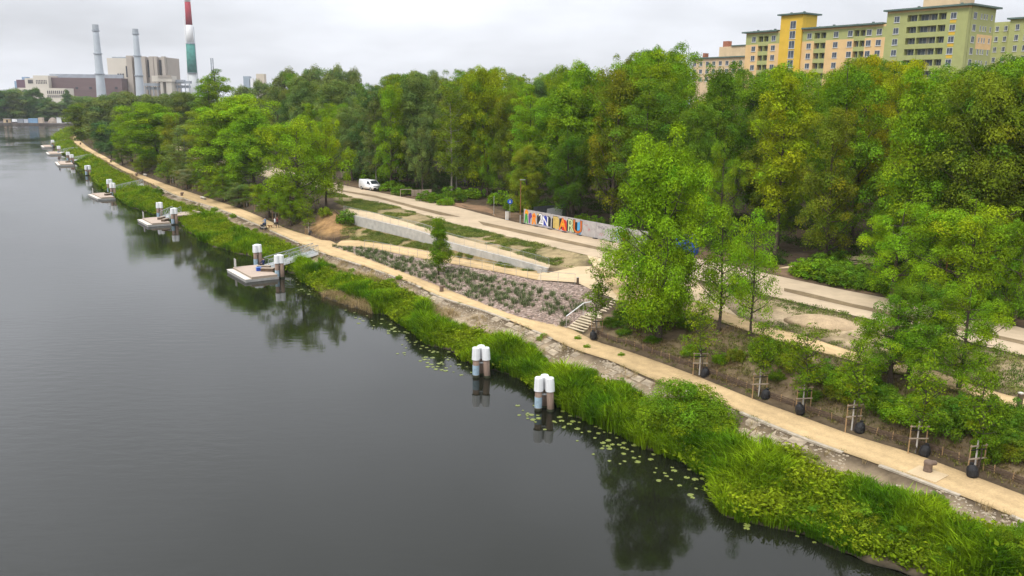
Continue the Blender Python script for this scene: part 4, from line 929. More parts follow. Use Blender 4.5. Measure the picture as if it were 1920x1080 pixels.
# the earth bank in front of the wall hangs on to its foot: the wall itself reaches below the ground
def railing(name, label, P, step, h, m, wires=0, infill=True, cat='railing'):
    r = thing(name, label, cat, (0, 0, 0)); n = max(2, int(sum((P[i] - P[i - 1]).length for i in range(1, len(P))) / step) + 1); Q = resample(P, n); pm_ = None
    for q in Q:
        if pm_ is None: mb = MB(); mb.bar((0, 0, -.1), (0, 0, h), .035); pm_ = mb.mesh('post'); pm_.materials.append(m)
        o = link('post', pm_, r); o.location = q
    mb = MB()
    for a, b in zip(Q, Q[1:]): mb.bar(a + Vector((0, 0, h)), b + Vector((0, 0, h)), .035, .03)
    mb.build('handrail', m, r)
    if infill:
        mb = MB()
        for a, b in zip(Q, Q[1:]):
            mb.bar(a + Vector((0, 0, .12)), b + Vector((0, 0, .12)), .022)
            k = max(2, int((b - a).length / infill))
            for j in range(1, k): p = a.lerp(b, j / k); mb.bar(p + Vector((0, 0, .12)), p + Vector((0, 0, h)), .012)
        tag(mb.build('wire_infill', m, r), kind='stuff')
    if wires:
        mb = MB()
        for a, b in zip(Q, Q[1:]):
            for w in range(1, wires + 1): mb.bar(a + Vector((0, 0, h * w / (wires + 1))), b + Vector((0, 0, h * w / (wires + 1))), .014)
        mb.build('wire', m, r)
    return r
railing('wall_railing', 'long metal railing with fine bars on top of the retaining wall', [p + Vector((0, 0, .1)) for p in smooth(line(WT), 1)], 2.2, 1.05, M_STEEL, infill=.16)
railing('ramp_railing', 'open rail fence with thin posts between the ramp and the gravel bed', [p for p in sRN if proj(p)[0] > 683] + [at(1045, 530, 3.6), at(1078, 533, 3.75)], 2.0, 1.05, M_STEEL, wires=1, infill=None)
mb = MB(); mb.box((0, 0, .25), (.5, .22, .55)); bx_ = mb.build('wall_block', M_CONC); bx_.location = at(1012, 512, 3.5); bx_.rotation_euler = (0, 0, -.5); tag(bx_, 'small dark concrete block at the low end of the retaining wall', 'block')

# ------------------------------------------------------------------ steps
M_STEP = mat('step_stone', (0.56, 0.47, 0.33), .9, .15, 3, .2); M_RISER_SHADE = mat('riser_shade', (0.27, 0.22, 0.15), .9, .15, 3)  # the risers' shade is painted in as a darker colour of the step stone
st_r = thing('outdoor_steps', 'flight of pale steps with a landing beside the gravel bed', 'steps', at(1078, 620, ZP))
s0, s1 = at(1063, 616, ZP), at(1094, 625, ZP); e0 = at(1153, 560, ZM); wv_ = (s1 - s0); wv_.z = 0; width = wv_.length; wv_.normalize()
up_ = Vector((-wv_.y, wv_.x, 0)); up_ = up_ if up_.y > 0 else -up_
run_tot = (e0 - s0).dot(up_); o0 = s0 - st_r.location
lat = (e0 - s0).dot(wv_) / max(.1, run_tot)                       # the flight runs slightly askew
treads = 7 + 6; land = 1.5; tr_ = (run_tot - land) / treads; y_ = 0.0; z_ = 0.0
th = math.atan2(wv_.y, wv_.x)
for i in range(treads):
    z_ += (ZM - ZP) / treads; dp = tr_ + (land if i == 6 else 0); mb = MB()
    c = o0 + wv_ * (width / 2 + lat * (y_ + dp / 2)) + up_ * (y_ + dp / 2); mb.box(c + Vector((0, 0, z_ - .24)) + up_ * .05, (width - .03, dp, .40), rz=th); mb.cur = 1; mb.box(c + Vector((0, 0, z_ - .02)), (width, dp + .03, .05), rz=th)
    mb.build('landing' if i == 6 else 'step', [M_RISER_SHADE, M_STEP], st_r); y_ += dp
hr = thing('stair_handrail', 'pale metal handrail on the left side of the steps', 'handrail', st_r.location)
mb = MB(); a = o0 + wv_ * -.1 + Vector((0, 0, .15)); run1 = tr_ * 6.5; b = o0 + wv_ * (lat * run1 - .1) + up_ * run1 + Vector((0, 0, 1.15))
mb.bar(a + Vector((0, 0, .95)), b + Vector((0, 0, .95)), .07); mb.bar(b + Vector((0, 0, .95)), b + up_ * 1.2 + Vector((0, 0, .95)), .07); mb.build('rail', M_WHITE, hr)
for q in (a, b): m2 = MB(); m2.bar(q - Vector((0, 0, .2)), q + Vector((0, 0, .95)), .05); m2.build('post', M_STEEL, hr)

# ------------------------------------------------------------------ mooring dolphins
M_ALGAE = mat('algae', (0.035, 0.04, 0.02), .6, .4, 5, .3); M_CAP = mat('cap_plastic', (0.74, 0.74, 0.73), .5, .09, 2.5, col2=(.82, .82, .82), stretch=(4, 4, .7))
def dolphin(P, rz, label, s=1.0, blue=True, group='mooring dolphins of three capped piles', piles=((-.42, -.18, -.40, -.08), (.52, -.22, .36, -.10), (.05, .62, .0, .42)), H=2.35, name='mooring_dolphin', cat='mooring dolphin'):
    r = thing(name, label, cat, P, rz, group, s)
    for i, (x0, y0, x1, y1) in enumerate(piles):
        mb = MB(); a, b = Vector((x0, y0, -.9)), Vector((x1, y1, H)); mb.cyl(a, b, .262, .255, 14); p = mb.build('pile', M_PILE, r)
        for f in p.data.polygons: f.use_smooth = len(f.vertices) == 4
        d = (b - a).normalized(); q = d.to_track_quat('Z', 'Y').to_matrix(); mc = MB(); mc.lathe([(.335, 0), (.325, .5), (.305, .93), (.27, .99), (.1, 1.01)], b - d * .9, 16, q); c = mc.build('cap', M_CAP, p)
        ma = MB(); w1 = a + d * ((-.1 + .9) / d.z); ma.lathe([(.27, 0), (.274, .2), (.266, .27)], w1, 14, q); ma.build('algae_band', M_ALGAE, p)
        if i == 0 and blue:
            m2 = MB(); w0 = a + d * ((.22 + .9) / d.z); m2.lathe([(.273, 0), (.272, .78)], w0, 14, q); m2.build('paint_band', M_PALEBLUE, p)
    mb = MB(); mb.bar((-.4, -.12, H - 1.15), (.42, -.14, H - 1.15), .1); mb.bar((.42, -.14, H - 1.15), (.02, .48, H - 1.15), .1); mb.bar((-.4, -.12, H - 1.15), (.02, .48, H - 1.15), .1); mb.build('brace', M_STEEL, r)
    return r
dolphin(at(902, 706, 0), .05, 'left one of the two white-capped mooring dolphins standing in the water before the reeds')
dolphin(at(1020, 768, 0), -.05, 'right one of the two white-capped mooring dolphins, beside the yellowish lily pads')
dolphin(at(166, 329, 0), .3, 'small far mooring dolphin in the water between two pontoons', 1.12)

# ------------------------------------------------------------------ pontoons with guide piles and gangways
M_DECK = mat('deck_boards', (0.45, 0.355, 0.28), .85, .22, 2.2, .2, stretch=(.6, 9, 1)); M_FLOAT = mat('pontoon_float', (0.36, 0.35, 0.33), .8, .15, 2)
def pontoon(P, th, a, b, label):
    """deck a wide (away from the river, +x) and b long (+y), lower wooden step along the river side"""
    r = thing('pontoon', label, 'pontoon', P, th, 'floating fishing pontoons along the bank')
    mb = MB(); mb.box((a / 2 - .3, b / 2, .17), (a + .9, b + .1, .30)); mb.build('float', M_FLOAT, r)
    mb = MB(); k = int(b / .3); w = b / k
    for i in range(k): mb.box((a / 2, w * (i + .5), .585 + random.uniform(-.003, .003)), (a, w - .025, .05))
    tag(mb.build('decking', M_DECK, r), kind='stuff')
    mb = MB(); mb.box((a / 2, .03, .44), (a - .02, .05, .235)); mb.box((.03, b / 2, .44), (.05, b - .2, .235)); mb.box((a / 2, b - .03, .44), (a - .02, .05, .235)); mb.box((a - .03, b / 2, .44), (.05, b - .2, .235)); mb.build('fascia', M_WOOD, r)
    mb = MB()
    for i in range(3): mb.box((-.17 - i * .26, b / 2, .37), (.235, b + .1, .06))
    mb.build('lower_step', M_PALE, r)
    mb = MB(); mb.box((.12, b - .55, 1.25), (.05, .8, 1.0)); s = mb.build('sign_panel', M_CONC, r)
    mb = MB(); mb.bar((.12, b - .85, .6), (.12, b - .85, .75), .05); mb.bar((.12, b - .25, .6), (.12, b - .25, .75), .05); mb.build('sign_foot', M_STEEL, s)
    return r
def place_pontoon(F, Rr, L_, label):
    u = (Rr - F); v = (L_ - F); u.z = v.z = 0; b = v.length; vd = v.normalized(); un = Vector((vd.y, -vd.x, 0)); a = abs(u.dot(un)); th = math.atan2(un.y, un.x)
    r = pontoon(Vector((F.x, F.y, 0)), th, a, b, label); return r, Vector((F.x, F.y, 0)), un, vd, a, b
def deck_bench(P, th, label, s=1.0):
    r = thing('deck_bench', label, 'bench', P, th, 'wooden block benches on the pontoons', s); mb = MB(); mb.box((0, 0, .19), (1.55, .6, .36)); mb.build('body', M_DARKWOOD, r)
    mb = MB()
    for i in range(4): mb.box((0, -.24 + .16 * i, .40), (1.62, .14, .05))
    mb.build('seat', M_WOOD, r)
def gangway(P, Q, w, label, h=1.05):
    d = Q - P; l = d.length; dx = Vector((d.x, d.y, 0)).normalized(); nn_ = Vector((-dx.y, dx.x, 0)); r = thing('gangway', label, 'gangway', P, 0, 'metal gangways from the quay to the pontoons'); Z = Vector((0, 0, 1))
    mb = MB(); q = d.to_track_quat('Y', 'Z').to_matrix().to_4x4(); mb.box(d / 2, (w, l, .08), m=q); mb.build('deck', M_STEEL, r)
    for s in (-1, 1):
        mb = MB(); o = nn_ * (s * w / 2); mb.bar(o - Z * .06, o + d - Z * .06, .07, .34); mb.build('side_beam', M_WHITE, r)
        mr_ = MB(); k = max(3, int(l / 1.4)); mr_.bar(o + Z * h, o + d + Z * h, .075); mr_.bar(o + Z * .15, o + d + Z * .15, .03)
        for i in range(k + 1): p = o + d * (i / k); mr_.bar(p, p + Z * h, .05)
        for i in range(k):
            p0, p1 = o + d * (i / k), o + d * ((i + 1) / k); a, b = (p0, p1) if i % 2 else (p1, p0); mr_.bar(a + Z * .1, b + Z * h, .05)
        rl = mr_.build('side_rail', M_STEEL, r); mn = MB(); kk = int(l / .2)
        for i in range(1, kk): p = o + d * (i / kk); mn.bar(p + Z * .1, p + Z * h, .022, .012)
        tag(mn.build('wire_net', M_NET, rl), kind='stuff')
    return r
two = ((-.30, -.22, -.27, -.12), (.34, -.1, .24, .0), (.02, .40, 0, .3))
def guide(px, py, label, s=1.0, rz=0): return dolphin(at(px, py, 0), rz, label, s, True, 'guide piles holding the pontoons', two, 2.75, 'guide_pile_cluster', 'guide piles')
r, F, un, vd, a, b = place_pontoon(at(472, 519.4, .62), at(518, 513, .62), at(437, 500.6, .62), 'nearest wooden pontoon, with a seated person and a blue box on it')
Z6 = Vector((0, 0, .61))
deck_bench(at(502, 508.5, .61), math.atan2(vd.y, vd.x) + .9, 'dark-ended wooden block bench at the front of the nearest pontoon')
deck_bench(at(495, 504, .61), math.atan2(vd.y, vd.x) + .9, 'wooden block bench the seated person uses on the nearest pontoon')
gangway(at(500, 500, .62), at(592, 472.5, 1.9), 1.7, 'long metal gangway from the nearest pontoon up to the path')
guide(525, 521, 'front guide piles beside the bench of the nearest pontoon', rz=.2); guide(484, 499, 'rear guide piles behind the deck of the nearest pontoon', rz=.4)
r, F, un, vd, a, b = place_pontoon(at(285.6, 418.5, .62), at(320.4, 417, .62), at(266.3, 408.5, .62), 'second nearest wooden pontoon, in front of the wooden stairs')
deck_bench(at(310, 414.5, .61), 1.4, 'front block bench on the second nearest pontoon'); deck_bench(at(303, 411, .61), 1.4, 'rear block bench on the second nearest pontoon')
gangway(at(309, 408, .62), at(332, 398, 1.15), 1.8, 'short gangway of the second nearest pontoon')
guide(328, 421, 'front guide piles of the second nearest pontoon', rz=.3); guide(301, 409, 'rear guide piles of the second nearest pontoon', rz=.1)
# wooden landing and stairs below the path
ws = thing('wooden_stairs', 'wooden landing with stairs set into the stony bank behind the second pontoon', 'stairs', at(345, 402, 1.0)); W0 = ws.location.copy(); pq = at(366, 384, ZP) - W0
td = (sB[60] - sB[58]); cB = min(sB, key=lambda p: abs(proj(p)[0] - 366)); ib = sB.index(cB); td = (sB[ib + 1] - sB[ib - 1]).normalized(); tn = Vector((-td.y, td.x, 0))
mb = MB(); mb.box((0, 0, .1), (4.2, 3.2, .2), rz=math.atan2(td.y, td.x)); mb.build('landing', M_DECK, ws)
mb = MB(); mb.box(-tn * 1.9 - td * 1.2 + Vector((0, 0, .35)), (3.4, .5, .5), rz=math.atan2(td.y, td.x)); mb.build('seat_block', M_WOOD, ws)
for i in range(6):
    mb = MB(); mb.box(-tn * (1.8 + i * .32) + td * 1.1 + Vector((0, 0, .2 + i * .13)), (1.7, .32, .14), rz=math.atan2(td.y, td.x)); mb.build('tread', M_DARKWOOD, ws)
for i, (fx, fy, rx, ry, lx, ly, lab) in enumerate(((190, 370, 213, 368, 172, 362, 'third pontoon from the foreground, joined to the path by a long sloping gangway'), (113.5, 308, 136, 306, 108, 302, 'small far pontoon with a person standing on it'), (94, 288, 114, 287, 90, 284, 'far pontoon, last but one along the shore'), (84, 275, 97, 274, 80, 271.5, 'farthest pontoon, beyond all the others'))):
    place_pontoon(at(fx, fy, .62), at(rx, ry, .62), at(lx, ly, .62), lab)
deck_bench(at(203, 366, .61), 1.2, 'dark block bench on the third pontoon')
deck_bench(at(128, 304.5, .61), 1.2, 'dark block bench on the far pontoon with the standing person')
gangway(at(216, 357, .62), at(269, 345, 1.9), 1.7, 'gangway of the third pontoon leading to a dark shrub on the quay')
gangway(at(138, 301, .62), at(168, 295, 1.9), 1.6, 'gangway of the far pontoon with the standing person')
gangway(at(115, 286, .62), at(142, 281, 1.9), 1.6, 'gangway of the last but one pontoon'); gangway(at(101, 271, .62), at(124, 266, 1.9), 1.6, 'gangway of the farthest pontoon')
for x, y, l in ((213, 369, 'front guide piles of the third pontoon'), (207, 361, 'rear guide piles of the third pontoon'), (136, 307, 'front guide piles of the far pontoon with the standing person'), (129, 302, 'rear guide piles of the far pontoon with the standing person'), (111.5, 289, 'guide piles of the last but one pontoon'), (100, 276, 'guide piles of the farthest pontoon')): guide(x, y, l, 1.05, .3)
mb = MB(); mb.box((0, 0, .2), (.62, .42, .38)); mb.cur = 1; mb.box((0, 0, .42), (.66, .46, .07)); cb_ = mb.build('cool_box', [mat('blue_plastic', (0.012, 0.07, 0.42), .4, .1, 3), mat('pale_lid', (0.10, 0.22, 0.55), .4, .1, 3)]); cb_.location = at(485.5, 507.5, .62); cb_.rotation_euler = (0, 0, .5); tag(cb_, 'blue cool box on the deck of the nearest pontoon', 'cool box')
mb = MB(); mb.lathe([(.13, 0), (.16, .3), (.17, .32)], n=12); bk = mb.build('bucket', M_PALE); bk.location = at(483, 501.5, .62); tag(bk, 'small pale bucket beside the blue box', 'bucket')

# ------------------------------------------------------------------ people and animals
SKIN = (0.48, 0.30, 0.22)
def skin_body(name, V, E, Rd, parts, parent, zcol):
    """one continuous body grown along the edges E with the radii Rd; zcol gives each face its cloth by position"""
    me = bpy.data.meshes.new('body_cage'); me.from_pydata(V, E, []); o = bpy.data.objects.new('body_cage', me); COL.objects.link(o)
    md = o.modifiers.new('s', 'SKIN'); sv = me.skin_vertices[0].data
    for i, r in enumerate(Rd): sv[i].radius = r if isinstance(r, tuple) else (r, r)
    sv[0].use_root = True; md.use_smooth_shade = True; sb = o.modifiers.new('b', 'SUBSURF'); sb.levels = sb.render_levels = 1
    dg = bpy.context.evaluated_depsgraph_get(); bm_ = bpy.data.meshes.new_from_object(o.evaluated_get(dg)); bm_.name = name; bpy.data.objects.remove(o)
    for m in parts: bm_.materials.append(m)
    for f in bm_.polygons: f.material_index = zcol(f.center); f.use_smooth = True
    return link(name, bm_, parent)
M_SKIN = mat('skin', SKIN, .6, .08, 5); M_HAIR = mat('dark_hair', (0.03, 0.02, 0.015), .7, .3, 9)
def cloth(n, c): return mat(n, c, .9, .18, 6)
def person(P, rz, label, shirt, legs, sit=False, arms='walk', hair=None, bare=False):
    r = thing('person', label, 'person', P, rz); sh, lg = cloth('shirt', shirt), cloth('trousers', legs); shoe = cloth('shoes', (.04, .04, .045))
    hz = .95 if not sit else .52
    V = [(0, 0, hz), (0, .0, hz + .2), (0, -.01, hz + .42), (0, 0, hz + .53), (0, .02, hz + .62), (0, .03, hz + .74)]; Rd = [(.155, .11), (.15, .10), (.17, .11), (.06, .06), (.075, .085), (.06, .075)]; E = [(0, 1), (1, 2), (2, 3), (3, 4), (4, 5)]
    for s in (-1, 1):
        k = len(V); sw = .16 * s
        if sit: V += [(.10 * s, 0, hz), (.12 * s, .42, hz + .03), (.12 * s, .46, .10), (.12 * s, .6, .05)]
        else: V += [(.10 * s, 0, hz - .05), (.10 * s, .04 + sw * .5, .5), (.10 * s, -.03 + sw, .09), (.10 * s, .12 + sw, .045)]
        Rd += [.09, .062, .045, .04]; E += [(0, k), (k, k + 1), (k + 1, k + 2), (k + 2, k + 3)]
        k = len(V); f = {'walk': (-sw * .8, -sw * .6), 'push': (.22, .42), 'rest': (.2, .38)}[arms]
        V += [(.2 * s, 0, hz + .42), (.25 * s, f[0], hz + .18), (.2 * s if arms != 'walk' else .26 * s, f[1] + .06, hz + (-.05 if arms == 'walk' else .1))]; Rd += [.06, .045, .035]; E += [(2, k), (k, k + 1), (k + 1, k + 2)]
    def zc(c):
        if c.z > hz + .52: return 0
        if abs(c.x) > .21 and c.z < hz + (.1 if arms == 'walk' else .16) and c.z > hz - .2 : return 0
        if c.z > hz - .02 and not (sit and c.y > .12 and c.z < hz + .12): return 1
        return 3 if c.z < .10 else (0 if bare and not sit and c.z < .46 else 2)
    skin_body('body', V, E, Rd, [M_SKIN, sh, lg, shoe], r, zc)
    mb = MB(); mb.lathe([(.07, -.02), (.098, .04), (.09, .11), (.04, .145)], (0, -.01, hz + .66), 10); mb.build('hair', cloth('hair', hair) if hair else M_HAIR, r, True); return r
person(at(498, 428, ZP), 2.3, 'person in a blue and pale top pushing a stroller on the ochre path', (0.16, 0.24, 0.36), (.02, .025, .04), arms='push')
person(at(516, 428, ZP), 2.3, 'walker in a white shirt and dark shorts beside the dog', (.66, .68, .72), (.025, .025, .03), bare=True)
person(at(520.5, 427, ZP), 2.2, 'walker in a dark red jacket next to the one in white', (.20, .03, .04), (.02, .02, .03), hair=(.22, .12, .05))
person(at(494.5, 502.5, .62), 2.2, 'person in dark blue sitting on the nearest pontoon', (.012, .03, .10), (.03, .03, .04), sit=True, arms='rest')
person(at(111, 303.5, .62), 1.2, 'dark-clothed person on the far pontoon', (.05, .035, .04), (.03, .03, .04))
person(at(112.5, 253, .9), 1.0, 'tiny dark figure standing at the far tip of the shore', (.02, .025, .05), (.02, .02, .03))
def dog():
    r = thing('dog', 'small reddish brown dog on the path beside the walkers', 'dog', at(507, 428, ZP), 2.4); m_ = cloth('dog_fur', (.24, .095, .03))
    V = [(0, -.22, .36), (0, 0, .37), (0, .22, .38), (0, .34, .50), (0, .46, .50), (0, .54, .47), (0, -.34, .42), (0, -.46, .52)]; Rd = [.085, .095, .105, .06, .065, .032, .03, .015]; E = [(0, 1), (1, 2), (2, 3), (3, 4), (4, 5), (0, 6), (6, 7)]
    for s in (-1, 1):
        k = len(V); V += [(.07 * s, .22, .3), (.07 * s, .2, .16), (.07 * s, .22, .03)]; Rd += [.045, .028, .028]; E += [(2, k), (k, k + 1), (k + 1, k + 2)]
        k = len(V); V += [(.07 * s, -.2, .3), (.07 * s, -.29, .16), (.07 * s, -.26, .03)]; Rd += [.055, .028, .028]; E += [(0, k), (k, k + 1), (k + 1, k + 2)]
    skin_body('body', V, E, Rd, [m_], r, lambda c: 0)
    for s in (-1, 1): mb = MB(); mb.box((.06 * s, .43, .53), (.03, .06, .09), taper=.6); mb.build('ear', m_, r)
dog()
def stroller():
    r = thing('stroller', 'dark stroller with a pale basket pushed along the path', 'stroller', at(495, 430, ZP), 2.3)
    for x, y in ((-.26, -.3), (.26, -.3), (-.26, .38), (.26, .38)): mb = MB(); mb.cyl((x - .025, y, .14), (x + .025, y, .14), .14, n=12); mb.build('wheel', M_BLACK, r)
    mb = MB(); [mb.bar((x, -.3, .14), (x, .3, .75), .035) for x in (-.24, .24)]; [mb.bar((x, .38, .14), (x, -.1, .65), .035) for x in (-.24, .24)]; [mb.bar((x, .1, .6), (x, -.55, 1.05), .03) for x in (-.24, .24)]; mb.bar((-.24, -.55, 1.05), (.24, -.55, 1.05), .035); mb.build('frame', M_STEEL, r)
    mb = MB(); mb.box((0, .12, .62), (.46, .62, .28), taper=1.1); mb.build('seat', M_BLACK, r); mb = MB(); mb.lathe([(.3, 0), (.29, .15), (.2, .27), (.05, .31)], (0, -.1, .74), 12); mb.build('hood', cloth('hood', (.02, .03, .06)), r)
    mb = MB(); mb.box((0, .02, .3), (.4, .5, .16)); mb.build('basket', M_PALE, r)
stroller()

# ------------------------------------------------------------------ van
def van():
    M_P = mat('white_van_paint', (.78, .78, .78), .25, .02, 1, spec=.5); M_T = mat('tyre', (.02, .02, .02), .8, .2, 5); Pv = at(694, 356.5, ZR); r = thing('parked_van', 'white panel van parked at the upper road before the wood', 'van', Pv + Vector((0, 0, .05)), 0)
    f = at(750, 369, ZR) - at(637, 346, ZR); r.rotation_euler = (0, 0, math.atan2(f.y, f.x) + .12)
    prof = [(-2.45, .35), (-2.5, .75), (-2.45, 1.75), (-2.3, 1.92), (.7, 1.93), (1.0, 1.86), (1.75, 1.22), (2.35, 1.02), (2.48, .8), (2.48, .42), (2.3, .3), (-2.3, .3)]
    bmx = bmesh.new(); hw = .95
    def ring(y, k): return [bmx.verts.new((x, y * (1 if z < 1.15 else 1 - .10 * (z - 1.15) / .8), z)) for x, z in prof]
    A, B = ring(-hw, 0), ring(hw, 0); n = len(prof)
    for i in range(n): bmx.faces.new((A[i], A[(i + 1) % n], B[(i + 1) % n], B[i]))
    bmx.faces.new(A[::-1]); bmx.faces.new(B); bmesh.ops.recalc_face_normals(bmx, faces=bmx.faces); bmesh.ops.bevel(bmx, geom=bmx.edges[:], offset=.05, segments=2, affect='EDGES')
    me_ = bpy.data.meshes.new('body'); bmx.to_mesh(me_); bmx.free(); me_.materials.append(M_P); [setattr(p, 'use_smooth', True) for p in me_.polygons]; link('body', me_, r)
    sh = lambda z: hw * (1 - .10 * max(0, z - 1.15) / .8)
    mb = MB(); n_ = Vector((.64, 0, .75)).normalized() * .02; q = [Vector((1.72, -.74, 1.26)), Vector((1.72, .74, 1.26)), Vector((1.08, .68, 1.80)), Vector((1.08, -.68, 1.80))]; mb.add([p + n_ * 1.2 for p in q] + [p - n_ for p in q], [(0, 1, 2, 3), (7, 6, 5, 4), (0, 4, 5, 1), (1, 5, 6, 2), (2, 6, 7, 3), (3, 7, 4, 0)]); mb.build('windscreen', M_GLASS, r)
    for s in (-1, 1):
        mb = MB(); q = [(.35, 1.22), (1.45, 1.22), (1.0, 1.70), (.35, 1.72)]; P = [Vector((x, s * (sh(z) + .012), z)) for x, z in q]; Q = [Vector((x, s * (sh(z) - .03), z)) for x, z in q]; mb.add(P + Q, [(0, 1, 2, 3), (7, 6, 5, 4), (0, 4, 5, 1), (1, 5, 6, 2), (2, 6, 7, 3), (3, 7, 4, 0)]); mb.build('side_window', M_GLASS, r)
        mb = MB(); mb.box((1.35, s * 1.06, 1.28), (.12, .2, .24)); mb.build('wing_mirror', M_BLACK, r)
        mb = MB(); mb.box((2.40, s * .66, .93), (.2, .42, .13)); mb.build('headlight', mat('lamp_glass', (.25, .27, .3), .1, .1, 2), r)
        for x in (-1.55, 1.55):
            mb = MB(); mb.cyl((x, s * .74, .33), (x, s * .97, .33), .33, n=18); w = mb.build('wheel', M_T, r); m2 = MB(); m2.cyl((x, s * .96, .33), (x, s * .985, .33), .2, n=14); m2.build('rim', M_STEEL, w)
    mb = MB(); mb.box((2.49, 0, .47), (.10, 1.7, .30)); mb.build('bumper', M_BLACK, r); mb = MB(); mb.box((2.49, 0, .86), (.06, .86, .12)); mb.build('grille', M_BLACK, r); mb = MB(); mb.box((2.55, 0, .5), (.02, .52, .11)); mb.build('number_plate', M_WHITE, r)
van()
# ------------------------------------------------------------------ painted hoarding
HP = [at(*q, ZR) for q in ((982, 420), (1006, 426), (1031.6, 432.5), (1059, 437.5), (1090, 443), (1117, 449), (1148, 454.5))]
hd = HP[-1] - HP[0]; hd.z = 0; hl = hd.length; hd.normalize(); hn = Vector((hd.y, -hd.x, 0)); hn = hn if hn.y < 0 else -hn
ho = thing('painted_hoarding', 'row of pale hoarding panels with colourful graffiti letters beside the upper road', 'hoarding', HP[0], math.atan2(hd.y, hd.x))
M_HOARD = mat('hoarding_sheet', (0.40, 0.37, 0.355), .8, .18, 1.5, rnd=.06); HW = hl / 6; HH_ = 2.0
for i in range(8):
    mb = MB(); mb.box((HW * (i + .5), 0, .12 + HH_ / 2), (HW - .05, .05, HH_)); mb.build('panel', M_HOARD, ho)
for i in range(9):
    mb = MB(); mb.bar((HW * i, .03, 0), (HW * i, .03, HH_ + .2), .07); mb.build('post', mat('post_grey', (.12, .12, .13), .6) if i == 0 else bpy.data.materials['post_grey'], ho)
    mb = MB(); mb.box((HW * i, -.1, .08), (.7, .35, .15)); mb.build('foot_block', M_BLACK, ho)
# flat paint: letters and shapes lying on the panels (local x along the panels, z up, the painted side faces -y)
sgn = 1 if (Matrix.Rotation(ho.rotation_euler[2], 3, 'Z') @ Vector((0, -1, 0))).dot(hn) > 0 else -1
PAINT = {}
def paint_m(c):
    if c not in PAINT: PAINT[c] = mat('spray_paint', c, .6, .12, 4)
    return PAINT[c]
ORG, PUR, GRN, WHT, BLK, BLU, YEL, RED, OCH, CYA, PGR = (.75, .25, .02), (.13, .05, .22), (.05, .28, .04), (.72, .72, .72), (.012, .012, .014), (.03, .05, .35), (.72, .52, .02), (.55, .03, .02), (.55, .40, .12), (.08, .35, .62), (.50, .56, .30)
lay = [0]
def shape(pts, c, x, z, s=1.0, name='graffiti_letter'):
    lay[0] += 1; M = Matrix.Translation((x, sgn * -(.026 + .0012 * (lay[0] % 9)), z)) @ Matrix(((s, 0, 0, 0), (0, 0, -sgn * 1.0, 0), (0, s, 0, 0), (0, 0, 0, 1)))
    mb = MB(); mb.prism(pts, .003, M); mb.build(name, paint_m(c), ho)
def letter(ch, x, z, h, c, edge, wide=1.0, rot=0):
    """a bold spray letter: outline colour behind, fill in front"""
    for k, (col, off) in enumerate(((edge, .085), (c, .02))):
        cu = bpy.data.curves.new('letter', 'FONT'); cu.body = ch; cu.size = h * 1.38; cu.align_x = 'CENTER'; cu.offset = off; cu.extrude = .002; cu.resolution_u = 3
        o = bpy.data.objects.new('letter', cu); me_ = bpy.data.meshes.new_from_object(o); bpy.data.objects.remove(o); me_.materials.clear(); me_.materials.append(paint_m(col)); me_.name = 'graffiti_letter'
        q = link('graffiti_letter', me_, ho); q.location = (x, sgn * -(.032 + .010 * k), z); q.rotation_euler = (R(90), rot, 0 if sgn > 0 else R(180)); q.scale = (wide, 1, 1)
blob = lambda n, r, k, ph=0: [((r + k * math.sin(i * 2.7 + ph)) * math.cos(2 * math.pi * i / n), (r + k * math.cos(i * 1.9 + ph)) * math.sin(2 * math.pi * i / n)) for i in range(n)]
w = HW
shape(blob(14, .42, .08), ORG, w * .22, 1.68); shape([(-.45, -.75), (-.15, -.75), (.0, -.2), (.15, -.75), (.45, -.75), (.2, .6), (-.2, .6)], GRN, w * .2, .95); shape(blob(12, .40, .08, 2), PUR, w * .50, 1.35); shape([(-.3, -.7), (.05, -.7), (.1, .55), (-.3, .45)], PUR, w * .48, 1.0)
shape(blob(12, .46, .1, 1), ORG, w * .78, 1.35); shape([(-.5, -.6), (-.15, -.65), (.0, -.1), (.25, -.6), (.5, -.5), (.25, .3), (-.35, .3)], ORG, w * .78, .85); shape(blob(9, .16, .03), RED, w * .78, 1.4); shape(blob(8, .12, .02), YEL, w * .24, 1.72)

letter('2', w * 1.28, .5, 1.45, WHT, BLK, 1.0); letter('N', w * 1.62, .35, 1.35, WHT, BLU, 1.0); shape([(-.2, -.4), (.2, -.5), (.25, .5), (.05, .8)], WHT, w * 1.88, 1.0); shape([(-.12, -.35), (.1, -.3), (.12, .4), (.0, .6)], BLK, w * 1.93, 1.15); shape(blob(8, .14, .03), YEL, w * 1.08, 1.72); shape(blob(8, .2, .05), BLU, w * 1.50, 1.05)
for i_, c_ in enumerate((BLK, OCH, BLK, RED, BLK, PGR, BLK, CYA)):
    shape([(a + .1 * math.sin(i_ * 3 + a * 9), b + .12 * math.cos(i_ * 2 + b * 5)) for a, b in ((-.45, -.7), (.1, -.8), (.42, -.5), (.4, .5), (.1, .78), (-.42, .6))], c_, w * (2.2 + i_ * .255), 1.05)
for i_, c_ in enumerate((BLK, WHT, BLU, BLK)): shape([(-.4, -.6), (.35, -.7), (.42, .4), (.0, .75), (-.42, .5)], c_, w * (1.15 + i_ * .24), 1.05)
letter('F', w * 2.32, .35, 1.6, OCH, BLK, 1.15); letter('A', w * 2.83, .3, 1.6, ORG, RED, 1.0); shape([(math.cos(i * math.pi / 5 + .3) * (.46 if i % 2 == 0 else .2), math.sin(i * math.pi / 5 + .3) * (.46 if i % 2 == 0 else .2)) for i in range(10)], YEL, w * 2.86, 1.0)
